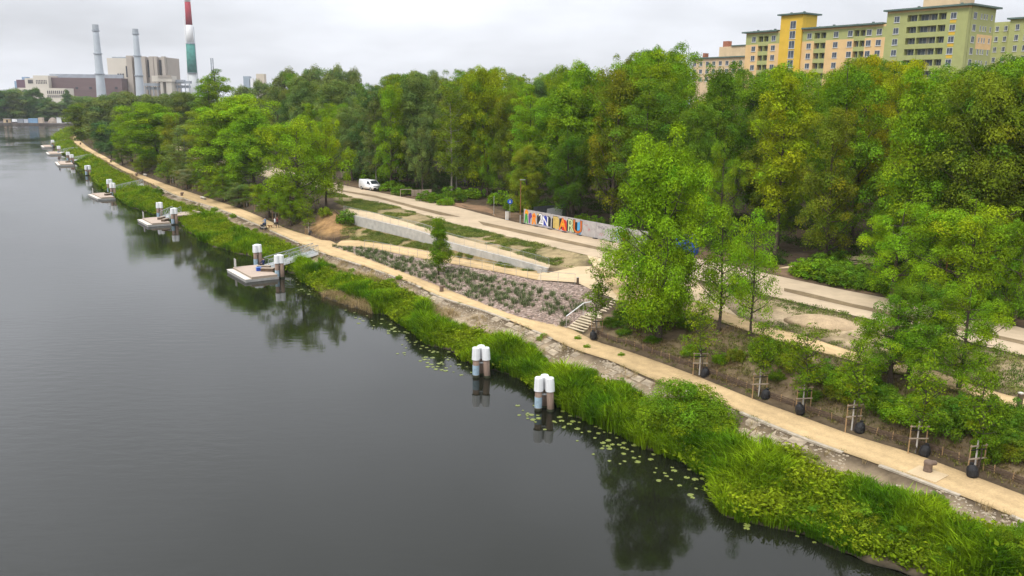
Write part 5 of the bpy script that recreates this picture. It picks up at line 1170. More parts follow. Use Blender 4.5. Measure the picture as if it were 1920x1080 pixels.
letter('R', w * 3.38, .28, 1.7, PGR, BLK, 1.0); letter('U', w * 3.83, .3, 1.7, (.55, .14, .02), BLK, 1.2); shape([(-.1, -.6), (.12, -.75), (.14, .75), (-.06, .8)], CYA, w * 4.02, 1.15)
def scrawl(x, z, wd, ht, c, n, seed):
    rnd = random.Random(seed); p = None
    for i in range(n):
        q = (x + wd * i / n + rnd.uniform(-.05, .05), z + ht * rnd.random())
        if p:
            dx, dz = q[0] - p[0], q[1] - p[1]; l = math.hypot(dx, dz) + 1e-6; ox, oz = -dz / l * .018, dx / l * .018
            shape([(p[0] + ox, p[1] + oz), (p[0] - ox, p[1] - oz), (q[0] - ox, q[1] - oz), (q[0] + ox, q[1] + oz)], c, 0, 0, name='graffiti_scrawl')
        p = q
PNK = (.45, .12, .14)
scrawl(w * 4.2, 1.45, 1.0, .2, PNK, 9, 1); scrawl(w * 4.5, .7, .5, .7, PNK, 6, 2); scrawl(w * 5.1, 1.35, 2.2, .5, (.10, .09, .12), 22, 3); scrawl(w * 5.2, .5, .9, .5, PNK, 10, 4); letter('S', w * 6.3, .5, 1.2, (.10, .2, .5), WHT, 1.0); letter('O', w * 6.75, .5, 1.2, (.55, .12, .03), BLK, 1.0)

# dark sheet fence behind the hoarding, with a black and white tag
fa, fb = at(1000, 413, ZR), at(1062, 407, ZR); fd = fb - fa; fl_ = fd.length; fe = thing('sheet_fence', 'dark grey sheet metal fence running into the wood behind the hoarding', 'fence', fa, math.atan2(fd.y, fd.x)); M_SHEET = mat('dark_sheet', (.10, .11, .12), .5, .2, 2, metal=.3); k = max(4, int(fl_ / 2.2))
for i in range(k):
    mb = MB()
    for j in range(8): mb.box((fl_ * (i + (j + .5) / 8) / k, .02 * (j % 2), 1.0), (fl_ / k / 8 - .004, .03, 1.9))
    mb.build('sheet_panel', M_SHEET, fe)
ho_keep = ho; ho = fe; sgn = 1
def shape2(pts, c, x, z): shape([(a, b) for a, b in pts], c, x, z)
fx = fl_ * .62
for k_ in range(1):
    lay[0] = 3; shape([(-1.5, -.55), (1.5, -.6), (1.6, .5), (.6, .62), (-1.4, .5)], WHT, fx, 1.0); lay[0] = 8; shape([(-1.36, -.45), (1.38, -.5), (1.45, .4), (-1.3, .42)], BLK, fx, 1.0)
for i, ch in enumerate('ANTI'): letter(ch, fx - .95 + i * .62, 1.03, .28, WHT, WHT, 1.1)
for i, ch in enumerate('GANG'): letter(ch, fx - .95 + i * .62, .62, .28, WHT, WHT, 1.1)
ho = ho_keep

# ------------------------------------------------------------------ small street furniture
def lamp(px, py, h, label):
    r = thing('street_lamp', label, 'street lamp', at(px, py, ZR), .3); mb = MB(); mb.cyl((0, 0, 0), (0, 0, h), .07, .05, 8); mb.build('post', M_RUST, r); mb = MB(); mb.box((.25, 0, h + .02), (.75, .22, .08)); mb.build('lamp_head', M_STEEL, r); mb = MB(); mb.cyl((0, 0, 0), (0, 0, 1.2), .09, n=8); mb.build('sleeve', M_STEEL, r)
lamp(975.5, 419, 6.1, 'rust brown street lamp standing at the left end of the graffiti hoarding'); lamp(1766, 574, 6.0, 'rust brown street lamp half hidden by the dark maples')
r = thing('road_sign', 'round blue road sign on a thin pole by the white cabinet', 'road sign', at(956, 409, ZR), 0); mb = MB(); mb.cyl((0, 0, 0), (0, 0, 2.9), .035, n=8); mb.build('pole', M_STEEL, r)
mb = MB(); mb.cyl((0, -.06, 2.45), (0, -.04, 2.45), .38, n=20); s_ = mb.build('sign_face', mat('sign_blue', (.02, .10, .52), .4, .05), r); mb = MB()
mb.box((0, -.064, 2.38), (.07, .006, .24)); mb.lathe([(.06, -.003), (.06, .003)], (0, -.064, 2.57), 10, Matrix.Rotation(R(90), 3, 'X')); mb.box((.10, -.064, 2.33), (.05, .006, .18)); mb.box((-.10, -.064, 2.33), (.05, .006, .18)); mb.build('pictogram', M_WHITE, s_)
r = thing('metal_pole', 'bare thin grey pole left of the blue road sign', 'pole', at(926, 404, ZR)); mb = MB(); mb.cyl((0, 0, 0), (0, 0, 2.9), .04, n=8); mb.build('pole', M_STEEL, r); mb = MB(); mb.box((0, 0, 2.7), (.06, .05, .35)); mb.build('bracket', M_STEEL, r)
r = thing('utility_cabinet', 'small white utility cabinet below the blue road sign', 'cabinet', at(950.5, 412, ZR), .2); mb = MB(); mb.box((0, 0, .6), (.42, .32, 1.15)); c_ = mb.build('body', M_WHITE, r); mb = MB(); mb.box((0, -.165, .62), (.36, .012, 1.0)); mb.build('door', M_PALE, r); mb = MB(); mb.box((0, 0, 1.2), (.48, .38, .06)); mb.build('lid', M_CONC, r)
r = thing('gate_frame', 'low grey gate frame and fence at the wood edge right of the van', 'gate', at(751, 369, ZR), .25); mb = MB()
for x in (0, 2.0): mb.bar((x, 0, 0), (x, 0, 1.35), .1)
mb.bar((0, 0, 1.3), (2.0, 0, 1.3), .1); mb.build('frame', M_WOOD, r)
for i in range(6): mb = MB(); mb.box((2.3 + i * .62, .5 + i * .1, .6), (.56, .05, 1.1)); mb.build('board', M_WOOD, r)
r = thing('wooden_fence', 'weathered wooden fence at the far end of the upper road', 'fence', at(640, 336, ZR), -.3)
for i in range(14): mb = MB(); mb.box((-2.8 + i * .42, 0, .85), (.36, .05, 1.7)); mb.build('board', M_WOOD, r)
mb = MB(); mb.box((0, .05, .5), (6, .05, .1)); mb.box((0, .05, 1.3), (6, .05, .1)); mb.build('rail', M_WOOD, r)
r = thing('site_cabin', 'small cabin with a blue wall seen through the crown of the big forked tree', 'cabin', at(1288, 476, ZR), -.5); mb = MB(); mb.box((0, 0, 1.1), (2.2, 1.6, 2.1)); mb.build('body', bpy.data.materials['blue_plastic'], r); mb = MB(); mb.box((0, 0, 2.2), (2.4, 1.8, .12)); mb.build('roof', M_CONC, r); mb = MB(); mb.box((.3, -.81, 1.0), (.8, .03, 1.8)); mb.build('door', mat('door_blue', (.02, .05, .25), .5), r)
def bollard(P, rz, label, s=1.0):
    r = thing('mooring_bollard', label, 'bollard', P, rz, 'brown mooring bollards on the quay path', s); mb = MB(); mb.lathe([(.24, 0), (.22, .12), (.21, .38), (.24, .46), (.22, .58), (.12, .64)], n=14); mb.build('post', M_STONE, r, True); mb = MB(); mb.lathe([(.13, -.05), (.14, .12), (.12, .26), (.05, .31)], (.1, 0, .5), 12, Matrix.Rotation(R(80), 3, 'Y')); mb.build('horn', M_STONE, r, True); return r
for x, y, l, s in ((828, 546, 'mooring bollard on the path below the small cone-shaped tree', 1), (1739, 884, 'big mooring bollard on the path in the right foreground', 1.05), (341, 367, 'mooring bollard on the path near the far concrete bench', 1.1), (256, 330, 'mooring bollard on the path above the third gangway', 1.1), (208, 304.5, 'mooring bollard on the path near the bend', 1.2), (151, 271, 'mooring bollard on the far path above the farthest gangways', 1.3), (140.5, 262.5, 'farthest mooring bollard where the path ends', 1.4)): bollard(at(x, y, ZP + .05), random.uniform(-.4, .4), l, s)
mb = MB(); q = at(1739, 886, ZP + .055); mb.box((0, 0, 0), (1.6, 1.5, .03)); o = mb.build('foundation_slab', M_RAMP); o.location = q + Vector((-.1, -.2, .015)); o.rotation_euler = (0, 0, -.9); tag(o, 'pale square slab under the big bollard in the foreground', 'slab')
def bench(P, rz, label):
    r = thing('concrete_bench', label, 'bench', P, rz, 'pale benches by the path'); mb = MB(); mb.box((0, 0, .44), (2.4, .55, .12)); mb.build('seat', M_PALE, r)
    for x in (-.85, .85): mb = MB(); mb.box((x, 0, .19), (.3, .45, .38)); mb.build('leg', M_CONC, r)
for x, y, l in ((381, 374, 'pale bench beside the path under the bank trees, the nearer of two'), (272, 330, 'pale bench beside the path farther along, the smaller looking of two')):
    i = min(range(len(sC)), key=lambda k: abs(proj(sC[k])[0] - x)); d_ = sC[i + 1] - sC[i - 1]; p = at(x, y, ZP + .02); bench(p, math.atan2(d_.y, d_.x), l)
r = thing('marker_post', 'dark brown marker post with a pale top at the right edge by the middle path', 'post', at(1910, 768, ZM), .3); mb = MB(); mb.box((0, 0, .5), (.22, .22, 1.0)); mb.build('post', M_DARKWOOD, r); mb = MB(); mb.box((0, 0, 1.03), (.24, .24, .07)); mb.build('cap', M_PALE, r)
r = thing('low_bollard', 'short dark bollard at the rim of the pink gravel by the plaza', 'bollard', at(1083, 532, 3.78), .2); mb = MB(); mb.cyl((0, 0, 0), (0, 0, .62), .13, n=10); mb.build('post', M_DARKWOOD, r); mb = MB(); mb.cyl((0, 0, .6), (0, 0, .66), .14, n=10); mb.build('cap', M_CONC, r)

# ------------------------------------------------------------------ young trees with stakes and watering bags
def staked(px, py, top, kind, label, bag=1, w=1.15, s=1.0, stakes=True, col=(0.15, 0.24, 0.012), xz=None, frame_label=None):
    P = ground(px, py) if xz is None else xz; x, y, d = proj(P); h = 3.5
    while proj(P + Vector((0, 0, h)))[1] > top and h < 8: h += .1
    r = tree(kind, P, h, label, col, w=h * .37 * w, name='young_tree', group='young staked trees')
    f = thing('stake_frame', frame_label or 'stake frame around ' + label, 'tree stakes', P, .15 + random.uniform(-.15, .15), 'wooden stake frames of the young trees', s)
    for X in (-.5, .5): mb = MB(); mb.cyl((X, .05, -.2), (X * .96, .05, 1.75), .04, .035, 7); mb.build('stake', M_STAKE, f)
    for z in (.95, 1.68): mb = MB(); mb.bar((-.56, .0, z), (.56, .0, z), .045, .07); mb.build('crossbar', M_WOOD, f)
    mb = MB(); mb.bar((-.5, .03, 1.45), (.5, .03, 1.45), .03, .06); mb.build('strap', M_BLACK, f)
    mb = MB(); mb.cyl((0, .12, .0), (0, .12, 1.95), .05, .04, 8); mb.build('trunk_wrap', mat('whitewash', (.50, .47, .43), .9, .15, 4) if 'whitewash' not in bpy.data.materials else bpy.data.materials['whitewash'], f)
    if bag:
        bg_ = MB(); bg_.lathe([(.27, 0), (.31, .12), (.29, .4), (.22, .58), (.10, .68), (.12, .76)], n=12); o = bg_.build('watering_bag', M_BLACK); o.location = P + Vector((.28 * bag, -.22, 0)); o.rotation_euler = (.1 * bag, .12 * bag, random.random()); tag(o, 'black watering bag by ' + label, 'watering bag', 'watering bags of the young trees')
L_ = [(1119, 634, 500, 'sapling', 'the young tree next to the steps', -1), (1312, 704, 560, 'sapling_b', 'the young tree below the slim dark-trunked tree', 1), (1424, 745, 596, 'sapling', 'the young tree in front of the leftmost slope shrubs', 1), (1506, 773, 612, 'sapling_b', 'the young tree with its bag on the left', -1),
      (1599, 808, 630, 'sapling', 'the young tree before the left maple', 1), (1719, 851, 662, 'sapling_b', 'the young tree nearest behind the big bollard', 1), (1829, 890, 690, 'sapling', 'the young tree closest to the right edge', -1), (579, 441, 378, 'sapling_b', 'the young tree at the corner of the earth mound', 1)]
for x, y, tp, k, lb, bg_ in L_: staked(x, y, tp, k, lb, bg_)
for i, (x, y) in enumerate(((505, 412), (472, 400), (453, 393), (417, 382), (357, 364), (345, 360), (335, 357), (326, 354), (316, 350))):
    q = min(sC, key=lambda p: abs(proj(p)[0] - x)); i_ = sC.index(q); n_ = sC[i_ + 1] - sC[i_ - 1]; n_ = Vector((n_.y, -n_.x, 0)).normalized(); P = q + n_ * 1.0; P.z = gz(P.x, P.y); staked(0, 0, y - 45, 'sapling', 'a young tree in the far row along the shaded path', 0, xz=P, frame_label='pale stakes of a young tree in the far row along the shaded path')
# low woven fence at the foot of the slope
def wattle(P, label, h=.42):
    r = thing('wattle_fence', label, 'woven fence', (0, 0, 0)); n = int(sum((P[i] - P[i - 1]).length for i in range(1, len(P))) / .95); Q = resample(P, n); pm_ = MB(); pm_.cyl((0, 0, -.15), (.02, 0, h + .12), .035, .028, 6); pm_ = pm_.mesh('stake'); pm_.materials.append(M_STAKE); rods = MB()
    for q in Q: o = link('stake', pm_, r); o.location = Vector((q.x, q.y, gz(q.x, q.y))); o.rotation_euler = (random.gauss(0, .06), random.gauss(0, .06), random.random() * 6)
    for k in range(6):
        for i in range(n - 1):
            a, b = Q[i], Q[i + 1]; s = .035 * (1 if (i + k) % 2 else -1); z = .05 + k * h / 6
            rods.bar((a.x, a.y + s, gz(a.x, a.y) + z + random.gauss(0, .012)), (b.x, b.y - s, gz(b.x, b.y) + z + random.gauss(0, .012)), .045)
    rods.build('woven_rods', M_DARKWOOD, r)
wattle([p for p in shift(sC, .7) if proj(p)[2] > 30 and 1098 < proj(p)[0] < 1960], 'low woven brushwood fence along the foot of the brown slope'); wattle(line([(579, 440, 1.85), (592, 446, 1.85), (606, 450.5, 1.85), (630, 451, 1.85), (655, 449, 1.9)]), 'short woven brushwood fence around the foot of the earth mound')
wattle(line([(629, 398, 4.4), (641, 402, 4.4), (652, 412, 3.7), (668, 427, 2.7)]), 'short dark board edging along the upper rim of the earth mound', .25)

hp = MB(); hp.lathe([(2.6, -.15), (2.2, .14), (1.4, .42), (.5, .55)], n=16); o = hp.build('sand_heap', sand('heap_sand', (.42, .31, .19), .3), smooth=True); o.location = ground(1545, 606); o.scale = (1.25, .8, 1); o.rotation_euler = (0, 0, -.6); tag(o, 'low heap of pale sand in the patchy grass beside the upper road', 'sand heap')
# ------------------------------------------------------------------ apartment block
PF = CAMP + ray(1812, 60) * 198; PF1 = CAMP + ray(1515, 75) * 232; fu = PF1 - PF; fu.z = 0; fu.normalize(); fn = Vector((-fu.y, fu.x, 0)); fn = fn if fn.y < 0 else -fn
FM = Matrix(((fu.x, fn.x, 0, PF.x), (fu.y, fn.y, 0, PF.y), (0, 0, 1, 0), (0, 0, 0, 1)))     # local: x along the facade to the left, y towards the viewer, z height
M_PEACH = mat('peach_render', (.68, .46, .22), .9, .08, .5); M_GREEN = mat('green_render', (.36, .375, .15), .9, .08, .5); M_YELL = mat('yellow_render', (.66, .42, .05), .9, .08, .5); M_ROOF = mat('roof_edge', (.10, .15, .13), .7, .15, 1); M_FRAME = mat('window_frame', (.6, .6, .58), .5, .05); M_CREAM = mat('cream_render', (.60, .45, .28), .9, .1, .5); M_INNER = mat('loggia_wall', (.30, .27, .22), .9, .15, .8)
def block(name, label):
    r = thing(name, label, 'apartment block'); r.matrix_world = FM; return r
M_PANE = mat('window_pane', (.075, .09, .11), .25, .5, .35, spec=.3)
ROWS = [42.43, 39.67, 37.0, 34.35, 31.7, 29.0, 26.3]
WIN = {}
def window(r, x, z, y, w=1.45, h=1.5, side=False, kind='window'):
    key = (w, h, side)
    if key not in WIN:
        f = MB(); p = MB(); t_ = .07
        if side: bx = lambda m, c, d: m.box((c[1], c[0], c[2]), (d[1], d[0], d[2]))
        else: bx = lambda m, c, d: m.box(c, d)
        bx(f, (0, 0, h / 2 - t_ / 2), (w, .12, t_)); bx(f, (0, 0, -h / 2 + t_ / 2), (w, .12, t_)); bx(f, (-w / 2 + t_ / 2, 0, 0), (t_, .12, h - 2 * t_)); bx(f, (w / 2 - t_ / 2, 0, 0), (t_, .12, h - 2 * t_)); bx(f, (.1, 0, 0), (.045, .1, h - 2 * t_)); bx(f, (0, .04, -h / 2 - .07), (w + .2, .24, .1)); bx(p, (0, -.02 if side else .012, 0), (w - .13, .03, h - .13))
        fm, pm_ = f.mesh('window'), p.mesh('pane'); fm.materials.append(M_FRAME); pm_.materials.append(M_PANE); WIN[key] = (fm, pm_)
    fm, pm_ = WIN[key]; o = link(kind, fm, r, (x, y, z)); link('pane', pm_, o)
def wall(r, x0, x1, z0_, z1, m, y0=-1.3, y1=0.0, name='wall'): mb = MB(); mb.box(((x0 + x1) / 2, (y0 + y1) / 2, (z0_ + z1) / 2), (x1 - x0, y1 - y0, z1 - z0_)); return mb.build(name, m, r)
def loggias(r, x0, x1, zs, m, div=(), top=None, base=5.0):
    """recessed balconies: parapets between the openings, back wall with dark glass"""
    zz = sorted(zs); prev = base
    for z in zz: wall(r, x0, x1, prev, z - .78, m, name='parapet'); prev = z + .72
    wall(r, x0, x1, prev, top, m, name='parapet')
    for d in div: wall(r, d - .12, d + .12, zz[0] - .8, zz[-1] + .75, m, -1.3, -.03, 'divider')
    wall(r, x0, x1, zz[0] - .8, zz[-1] + .74, M_INNER, -1.5, -1.305, 'back_wall')
    e = [x0] + list(div) + [x1]
    for a, b in zip(e, e[1:]):
        for z in zz:
            k = 2 if b - a > 4 else 1
            for j in range(k): window(r, a + (b - a) * (j + .5) / k, z - .05, -1.2, min(1.9, (b - a) / k - .5), 1.5)
A = block('apartment_block', 'long peach, green and yellow apartment block rising behind the wood')
hi, md_ = 44.4, 41.5
# body behind the facade
wall(A, .0, 20.4, 4.6, hi, M_GREEN, -13, -1.52, 'rear_body'); wall(A, 20.45, 64.4, 4.6, md_, M_PEACH, -11, -1.52, 'rear_body')
# tall end: windows left and right of three rows of loggias
wall(A, 0, 5.2, 4.6, hi - .5, M_GREEN); wall(A, 5.2, 14.95 + .0, 43.22, hi - .5, M_GREEN); loggias(A, 5.2, 14.95, ROWS, M_GREEN, (7.25, 12.3), 43.2); wall(A, 14.95, 20.4, 4.6, hi - .5, M_GREEN); wall(A, 0, 20.4, hi - .5, hi, M_PEACH, name='cornice_band')
for z in ROWS: window(A, 3.45, z - .1, .0); window(A, 17.65, z - .05, .0)
for z in ROWS[:4]: wall(A, 2.7, 4.2, z - 1.72, z - 1.0, M_YELL, .002, .03, 'painted_panel')
# middle part
md_r = ROWS[1:]
segs = [(20.4, 26.0), (26.0, 29.2), (29.2, 37.55), (37.55, 41.15), (41.15, 45.0)]
for i, (a_, b_) in enumerate(segs):
    if i in (1, 3): loggias(A, a_, b_, md_r, M_GREEN, ((a_ + b_) / 2,), md_ - .55)
    else: wall(A, a_, b_, 38.3, md_ - .55, M_GREEN); wall(A, a_, b_, 4.6, 38.3, M_PEACH)
wall(A, 20.4, 45.0, md_ - .55, md_, M_PEACH, name='cornice_band')
for z in md_r:
    for x in (22.1, 24.9, 30.3, 34.5, 42.75): window(A, x, z, .0)
# yellow stair tower
wall(A, 45.0, 52.2, 4.6, 45.6, M_YELL, -6, .5, 'stair_tower')
for z in (42.9, 40.25, 37.6, 35.0, 32.4, 29.8): window(A, 47.97, z, .5, 1.9, 2.1, kind='stair_window')
# left wing
wall(A, 52.2, 56.4, 38.2, md_ - .35, M_GREEN); wall(A, 52.2, 56.4, 4.6, 38.2, M_PEACH); loggias(A, 56.4, 59.9, md_r, M_GREEN, (58.15,), md_ - .35); wall(A, 59.9, 64.4, 38.2, md_ - .35, M_GREEN); wall(A, 59.9, 64.4, 4.6, 38.2, M_PEACH); wall(A, 52.2, 64.4, md_ - .35, md_ - .02, M_PEACH, name='cornice_band')
for z in md_r: window(A, 54.6, z, .0); window(A, 61.5, z, .0)
# roofs with overhang
for x0, x1, z, y0, y1 in ((-1.0, 21.0, hi, -14, 1.0), (21.02, 44.9, md_, -12, 1.0), (44.2, 53.0, 45.6, -7, 1.3), (53.02, 65.4, md_, -12, 1.0)):
    q = wall(A, x0, x1, z + .005, z + .4, M_ROOF, y0, y1, 'roof')
    for k in range(4): mb = MB(); mb.box((x0 + (x1 - x0) * (k + .6) / 4.2, -.6 - k % 2 * 2, z + .55), (.5, .5, .5)); mb.build('roof_vent', M_ROOF, q)
q = wall(A, 4.0, 13.0, hi + .42, hi + 5, M_CREAM, -10, -3, 'roof_house'); wall(A, 3.5, 13.5, hi + 5.0, hi + 5.3, M_ROOF, -10.4, -2.6, 'roof')
# right hand end face
for z in ROWS:
    for y, w in ((-3.2, 1.5), (-6.2, .6), (-7.6, .6), (-8.8, .6), (-11.2, .7)): window(A, -.0, z - .1, y, w, 1.5 if w > 1 else 1.2, side=True)
mb = MB()
for z, m in ((37.0, M_PEACH),): wall(A, -.03, -.002, z - 2.2, z + 1.2, m, -12.5, -5, 'painted_panel')
B = block('apartment_block', 'green apartment wing at the right picture edge, behind the tall end'); B.location = CAMP + ray(1848, 60) * 226; B.location.z = 0
zb = (CAMP + ray(1862, 40) * 226).z
wall(B, -30, -6.0, 4.6, zb, M_GREEN, -12, 0); wall(B, -31, -5.4, zb, zb + .4, M_ROOF, -13, .8, 'roof'); wall(B, -5.98, 0, 4.6, zb - .3, M_GREEN, -10, -2); wall(B, -20, -9, zb + .42, zb + 2.2, M_YELL, -11, -3, 'roof_house')
for z in [zb - 2.0 - 2.67 * k for k in range(6)]:
    for x in (-8, -10.5, -14, -16.5, -20, -24): window(B, x, z, .0, 1.4 if x % 2 else 1.0)
    for x in (-2, -4.2): window(B, x, z, -2.0, .9, 1.3)
for x in (-12.2, -22): wall(B, x - .9, x + .9, 20, zb - 1, M_YELL, .002, .03, 'painted_panel')
C_b = block('apartment_block', 'low cream apartment wing with chimney stacks left of the main block'); C_b.location = CAMP + ray(1398, 110) * 290; C_b.location.z = 0
wall(C_b, 0, 24, 4.6, 37.0, M_CREAM, -10, 0); wall(C_b, -.6, 25, 37.0, 37.4, M_ROOF, -10.6, .7, 'roof'); wall(C_b, 1.5, 14.5, 37.42, 41.0, M_CREAM, -9, -3, 'roof_house'); wall(C_b, 1, 9, 41, 41.35, M_ROOF, -9.5, -2.6, 'roof'); wall(C_b, 11.5, 13.8, 41.02, 43.0, mat('chimney_brick', (.30, .12, .07), .9, .2, 2), -6, -4, 'chimney'); wall(C_b, 22, 23, 37.42, 39.2, bpy.data.materials['chimney_brick'], -6, -4, 'chimney')
for z in (35.2, 32.5, 29.8):
    for x in range(2, 24, 3): window(C_b, x, z, .0)

# ------------------------------------------------------------------ far bank with quay, boats and yard
fq = MB(); fq.box((-560, 640, .5), (900, 66, 2.2)); tag(fq.build('far_quay', mat('quay_wall', (.10, .085, .075), .9, .4, .3)), 'dark quay of the far bank across the river', kind='structure')
fs = MB(); fs.box((-1100, 1500, 1.0), (2300, 1660, 1.7)); tag(fs.build('far_shore', mat('far_ground', (.11, .10, .07), .95, .3, .05)), 'flat ground of the town on the far bank', kind='structure')
def fx_(px, Y=612): return at_y(px, 225, Y).x
def far_box(name, label, cat, px0, px1, h, c, Y=614, detail=None, z=1.62):
    x0, x1 = fx_(px0, Y), fx_(px1, Y); r = thing(name, label, cat, ((x0 + x1) / 2, Y, z)); w = x1 - x0; mb = MB(); mb.box((0, 0, h / 2), (w, 2.6, h)); mb.build('body', mat(name + '_paint', c, .6, .15, .6), r); mb = MB()
    if detail == 'ribs':
        for i in range(int(w / .6)): mb.box((-w / 2 + .3 + i * .6, -1.32, h / 2), (.2, .06, h - .2))
        mb.build('ribs', bpy.data.materials[name + '_paint'], r)
    elif detail == 'roof':
        mb.box((0, 0, h + .1), (w + .5, 3.2, .2)); mb.build('roof', M_CONC, r); m2 = MB(); m2.box((w * .2, -1.32, h * .4), (w * .35, .05, h * .7)); m2.build('door', M_BLACK, r)
    else: mb.box((0, 0, h + .05), (w * .9, 2.4, .1)); mb.build('lid', M_CONC, r)
    return r
far_box('site_hut', 'beige hut at the left end of the far quay', 'hut', 8, 18, 2.6, (.55, .42, .26), detail='roof')
far_box('grey_container', 'grey shipping container left of the blue one on the far quay', 'container', 34, 45, 2.7, (.27, .29, .32), detail='ribs'); far_box('pale_container', 'pale container between the grey and the blue ones', 'container', 46.5, 54, 2.6, (.46, .48, .52), detail='ribs'); far_box('blue_container', 'light blue container on the far quay', 'container', 55, 72, 3.2, (.20, .33, .48), detail='ribs'); far_box('beige_container', 'tall beige container right of the light blue one', 'container', 73.5, 81, 3.8, (.52, .42, .33), detail='ribs')
far_box('white_shed', 'long white shed at the right end of the far quay', 'shed', 108, 125, 3.9, (.70, .70, .70), 620, 'roof')
r = thing('gravel_heap', 'grey-brown heap of material on the far quay', 'heap', (fx_(99, 622), 622, 1.6)); mb = MB(); mb.lathe([(3.6, 0), (3.2, 1.2), (2.0, 2.9), (.6, 3.8)], n=11); mb.build('heap', mat('heap_soil', (.28, .23, .19), .95, .3, .5), r)
r = thing('parked_truck', 'white box truck on the far quay', 'truck', (fx_(26.5), 613, 1.62)); mb = MB(); mb.box((-.4, 0, 1.6), (2.4, 2.2, 2.0)); mb.build('box_body', M_WHITE, r); mb = MB(); mb.box((1.3, 0, 1.2), (.9, 2.0, 1.3), taper=.8); mb.build('cab', M_WHITE, r)
for x in (-1, 1.2): mb = MB(); mb.cyl((x, -1.1, .42), (x, 1.1, .42), .42, n=12); mb.build('wheels', M_BLACK, r)
def boat(px, py, ln, label, hull, cabin=True):
    P = at(px, py, 0); r = thing('motor_boat', label, 'boat', P, .05); out_ = [(-ln / 2, -.9), (ln * .25, -.95), (ln * .5, 0), (ln * .25, .95), (-ln / 2, .9)]; mb = MB(); n = 5
    mb.add([(x * .92, y * .75, -.15) for x, y in out_] + [(x, y, .85) for x, y in out_], [(i, (i + 1) % n, n + (i + 1) % n, n + i) for i in range(n)] + [(4, 3, 2, 1, 0), (5, 6, 7, 8, 9)]); mb.build('hull', mat('hull_paint', hull, .4, .1, 1), r)
    if cabin: mb = MB(); mb.box((-.1 * ln, 0, 1.2), (ln * .42, 1.4, .75), taper=.75); mb.build('cabin', M_WHITE, r); mb = MB(); mb.box((-.1 * ln, -.62, 1.25), (ln * .3, .1, .3)); mb.build('window', M_GLASS, r)
boat(71, 233.5, 6.2, 'white motor boat moored at the far quay', (.75, .75, .75)); boat(25, 234.5, 4.5, 'small dark boat with pale cabin left of the white motor boat', (.12, .11, .10)); boat(93, 233, 8.5, 'long grey-blue barge right of the white motor boat', (.14, .18, .24), False)

# ------------------------------------------------------------------ power station
YP = 930
M_HALL = mat('hall_brick', (.155, .105, .105), .9, .15, .06, stretch=(.3, 1, 3)); M_LIGHT = mat('cream_wall', (.60, .55, .47), .9, .06, .08); M_TAN = mat('tan_cladding', (.40, .35, .30), .9, .06, .1); M_GREYB = mat('grey_steel', (.30, .33, .37), .7, .15, .2); M_STACK = mat('stack_concrete', (.42, .46, .50), .9, .08, .05); M_DK = mat('dark_opening', (.045, .045, .055), .6, .2, .3)
def zt(px, py, Y): return at_y(px, py, Y).z
def works(name, label, cat, Y=YP): return thing(name, label, cat, (0, Y, 0))
def wbox(r, px0, px1, pyt, m, name='wall', dep=30, off=0, pyb=None, Y=YP):
    x0, x1 = at_y(px0, 165, Y).x, at_y(px1, 165, Y).x; z1 = zt((px0 + px1) / 2, pyt, Y); z0_ = 1.5 if pyb is None else zt((px0 + px1) / 2, pyb, Y); mb = MB(); mb.box(((x0 + x1) / 2, dep / 2 + off, (z0_ + z1) / 2), (x1 - x0, dep, z1 - z0_)); return mb.build(name, m, r)
h = works('turbine_hall', 'long mauve-brown brick hall of the power station', 'industrial hall'); w_ = wbox(h, 94, 229, 146, M_HALL); wbox(h, 82, 222, 138.5, M_GREYB, 'roof_strip', 14, 14, 149)
for px in (144, 170, 218): wbox(h, px - 2.5, px + 2.5, 163, M_DK, 'window', .4, -.3, 167)
h = works('switch_house', 'cream building with slit windows at the left end of the brick hall', 'industrial building', YP - 6); wbox(h, 64, 92, 141.5, M_LIGHT, dep=20, Y=YP - 6); wbox(h, 48, 63.8, 146.5, M_LIGHT, dep=20, Y=YP - 6)
for i in range(7):
    for y0, y1 in ((150, 153), (154, 157)): wbox(h, 69.2 + i * 3.0, 70.4 + i * 3.0, y0, M_DK, 'window', .4, -.3, y1, YP - 6)
for i in range(5): wbox(h, 54 + i * 1.9, 55.2 + i * 1.9, 149.5, M_DK, 'window', .4, -.3, 156.5, YP - 6)
h = works('office_building', 'low cream office building with tall window strips below the brick hall', 'building', YP - 90); wbox(h, 33, 122, 165, M_LIGHT, dep=16, Y=YP - 90)
for i in range(9): wbox(h, 88 + i * 3.7, 89.6 + i * 3.7, 170, M_DK, 'window', .4, -.3, 176, YP - 90); wbox(h, 88 + i * 3.7, 89.6 + i * 3.7, 178, M_DK, 'window', .4, -.3, 183, YP - 90)
h = works('far_block', 'small purple-brown and blue block left of the cream building', 'building', YP + 60); wbox(h, 32, 48, 149.5, mat('purple_brick', (.15, .085, .11), .9), dep=16, Y=YP + 60); wbox(h, 28, 31.8, 152, mat('blue_cladding', (.25, .36, .5), .7), 'blue_wing', dep=16, Y=YP + 60); wbox(h, 39, 47, 144, bpy.data.materials['blue_cladding'], 'roof_house', 8, 4, 149.2, YP + 60)
h = works('boiler_house', 'tall cream and tan boiler house between the two grey chimneys', 'industrial building', YP + 15); YB = YP + 15
wbox(h, 205, 243.5, 109, M_LIGHT, dep=40, Y=YB); wbox(h, 213, 242, 106.5, M_GREYB, 'roof', 36, 2, 108.8, YB); wbox(h, 243.6, 315, 107, M_TAN, dep=34, off=3, Y=YB)
for a_, b_ in ((242.5, 252.5), (258, 264), (269.5, 277.5), (284.5, 292.5), (293.5, 299), (308, 313.8)): wbox(h, a_, b_, 104.5 if a_ < 250 else 106, M_TAN, 'cladding_bay', 5, -2, Y=YB)
for a_, b_ in ((265, 269), (278.5, 283.5), (300, 303), (304, 307)): wbox(h, a_, b_, 112, M_DK, 'window_strip', 1, 2.2, 145, YB)
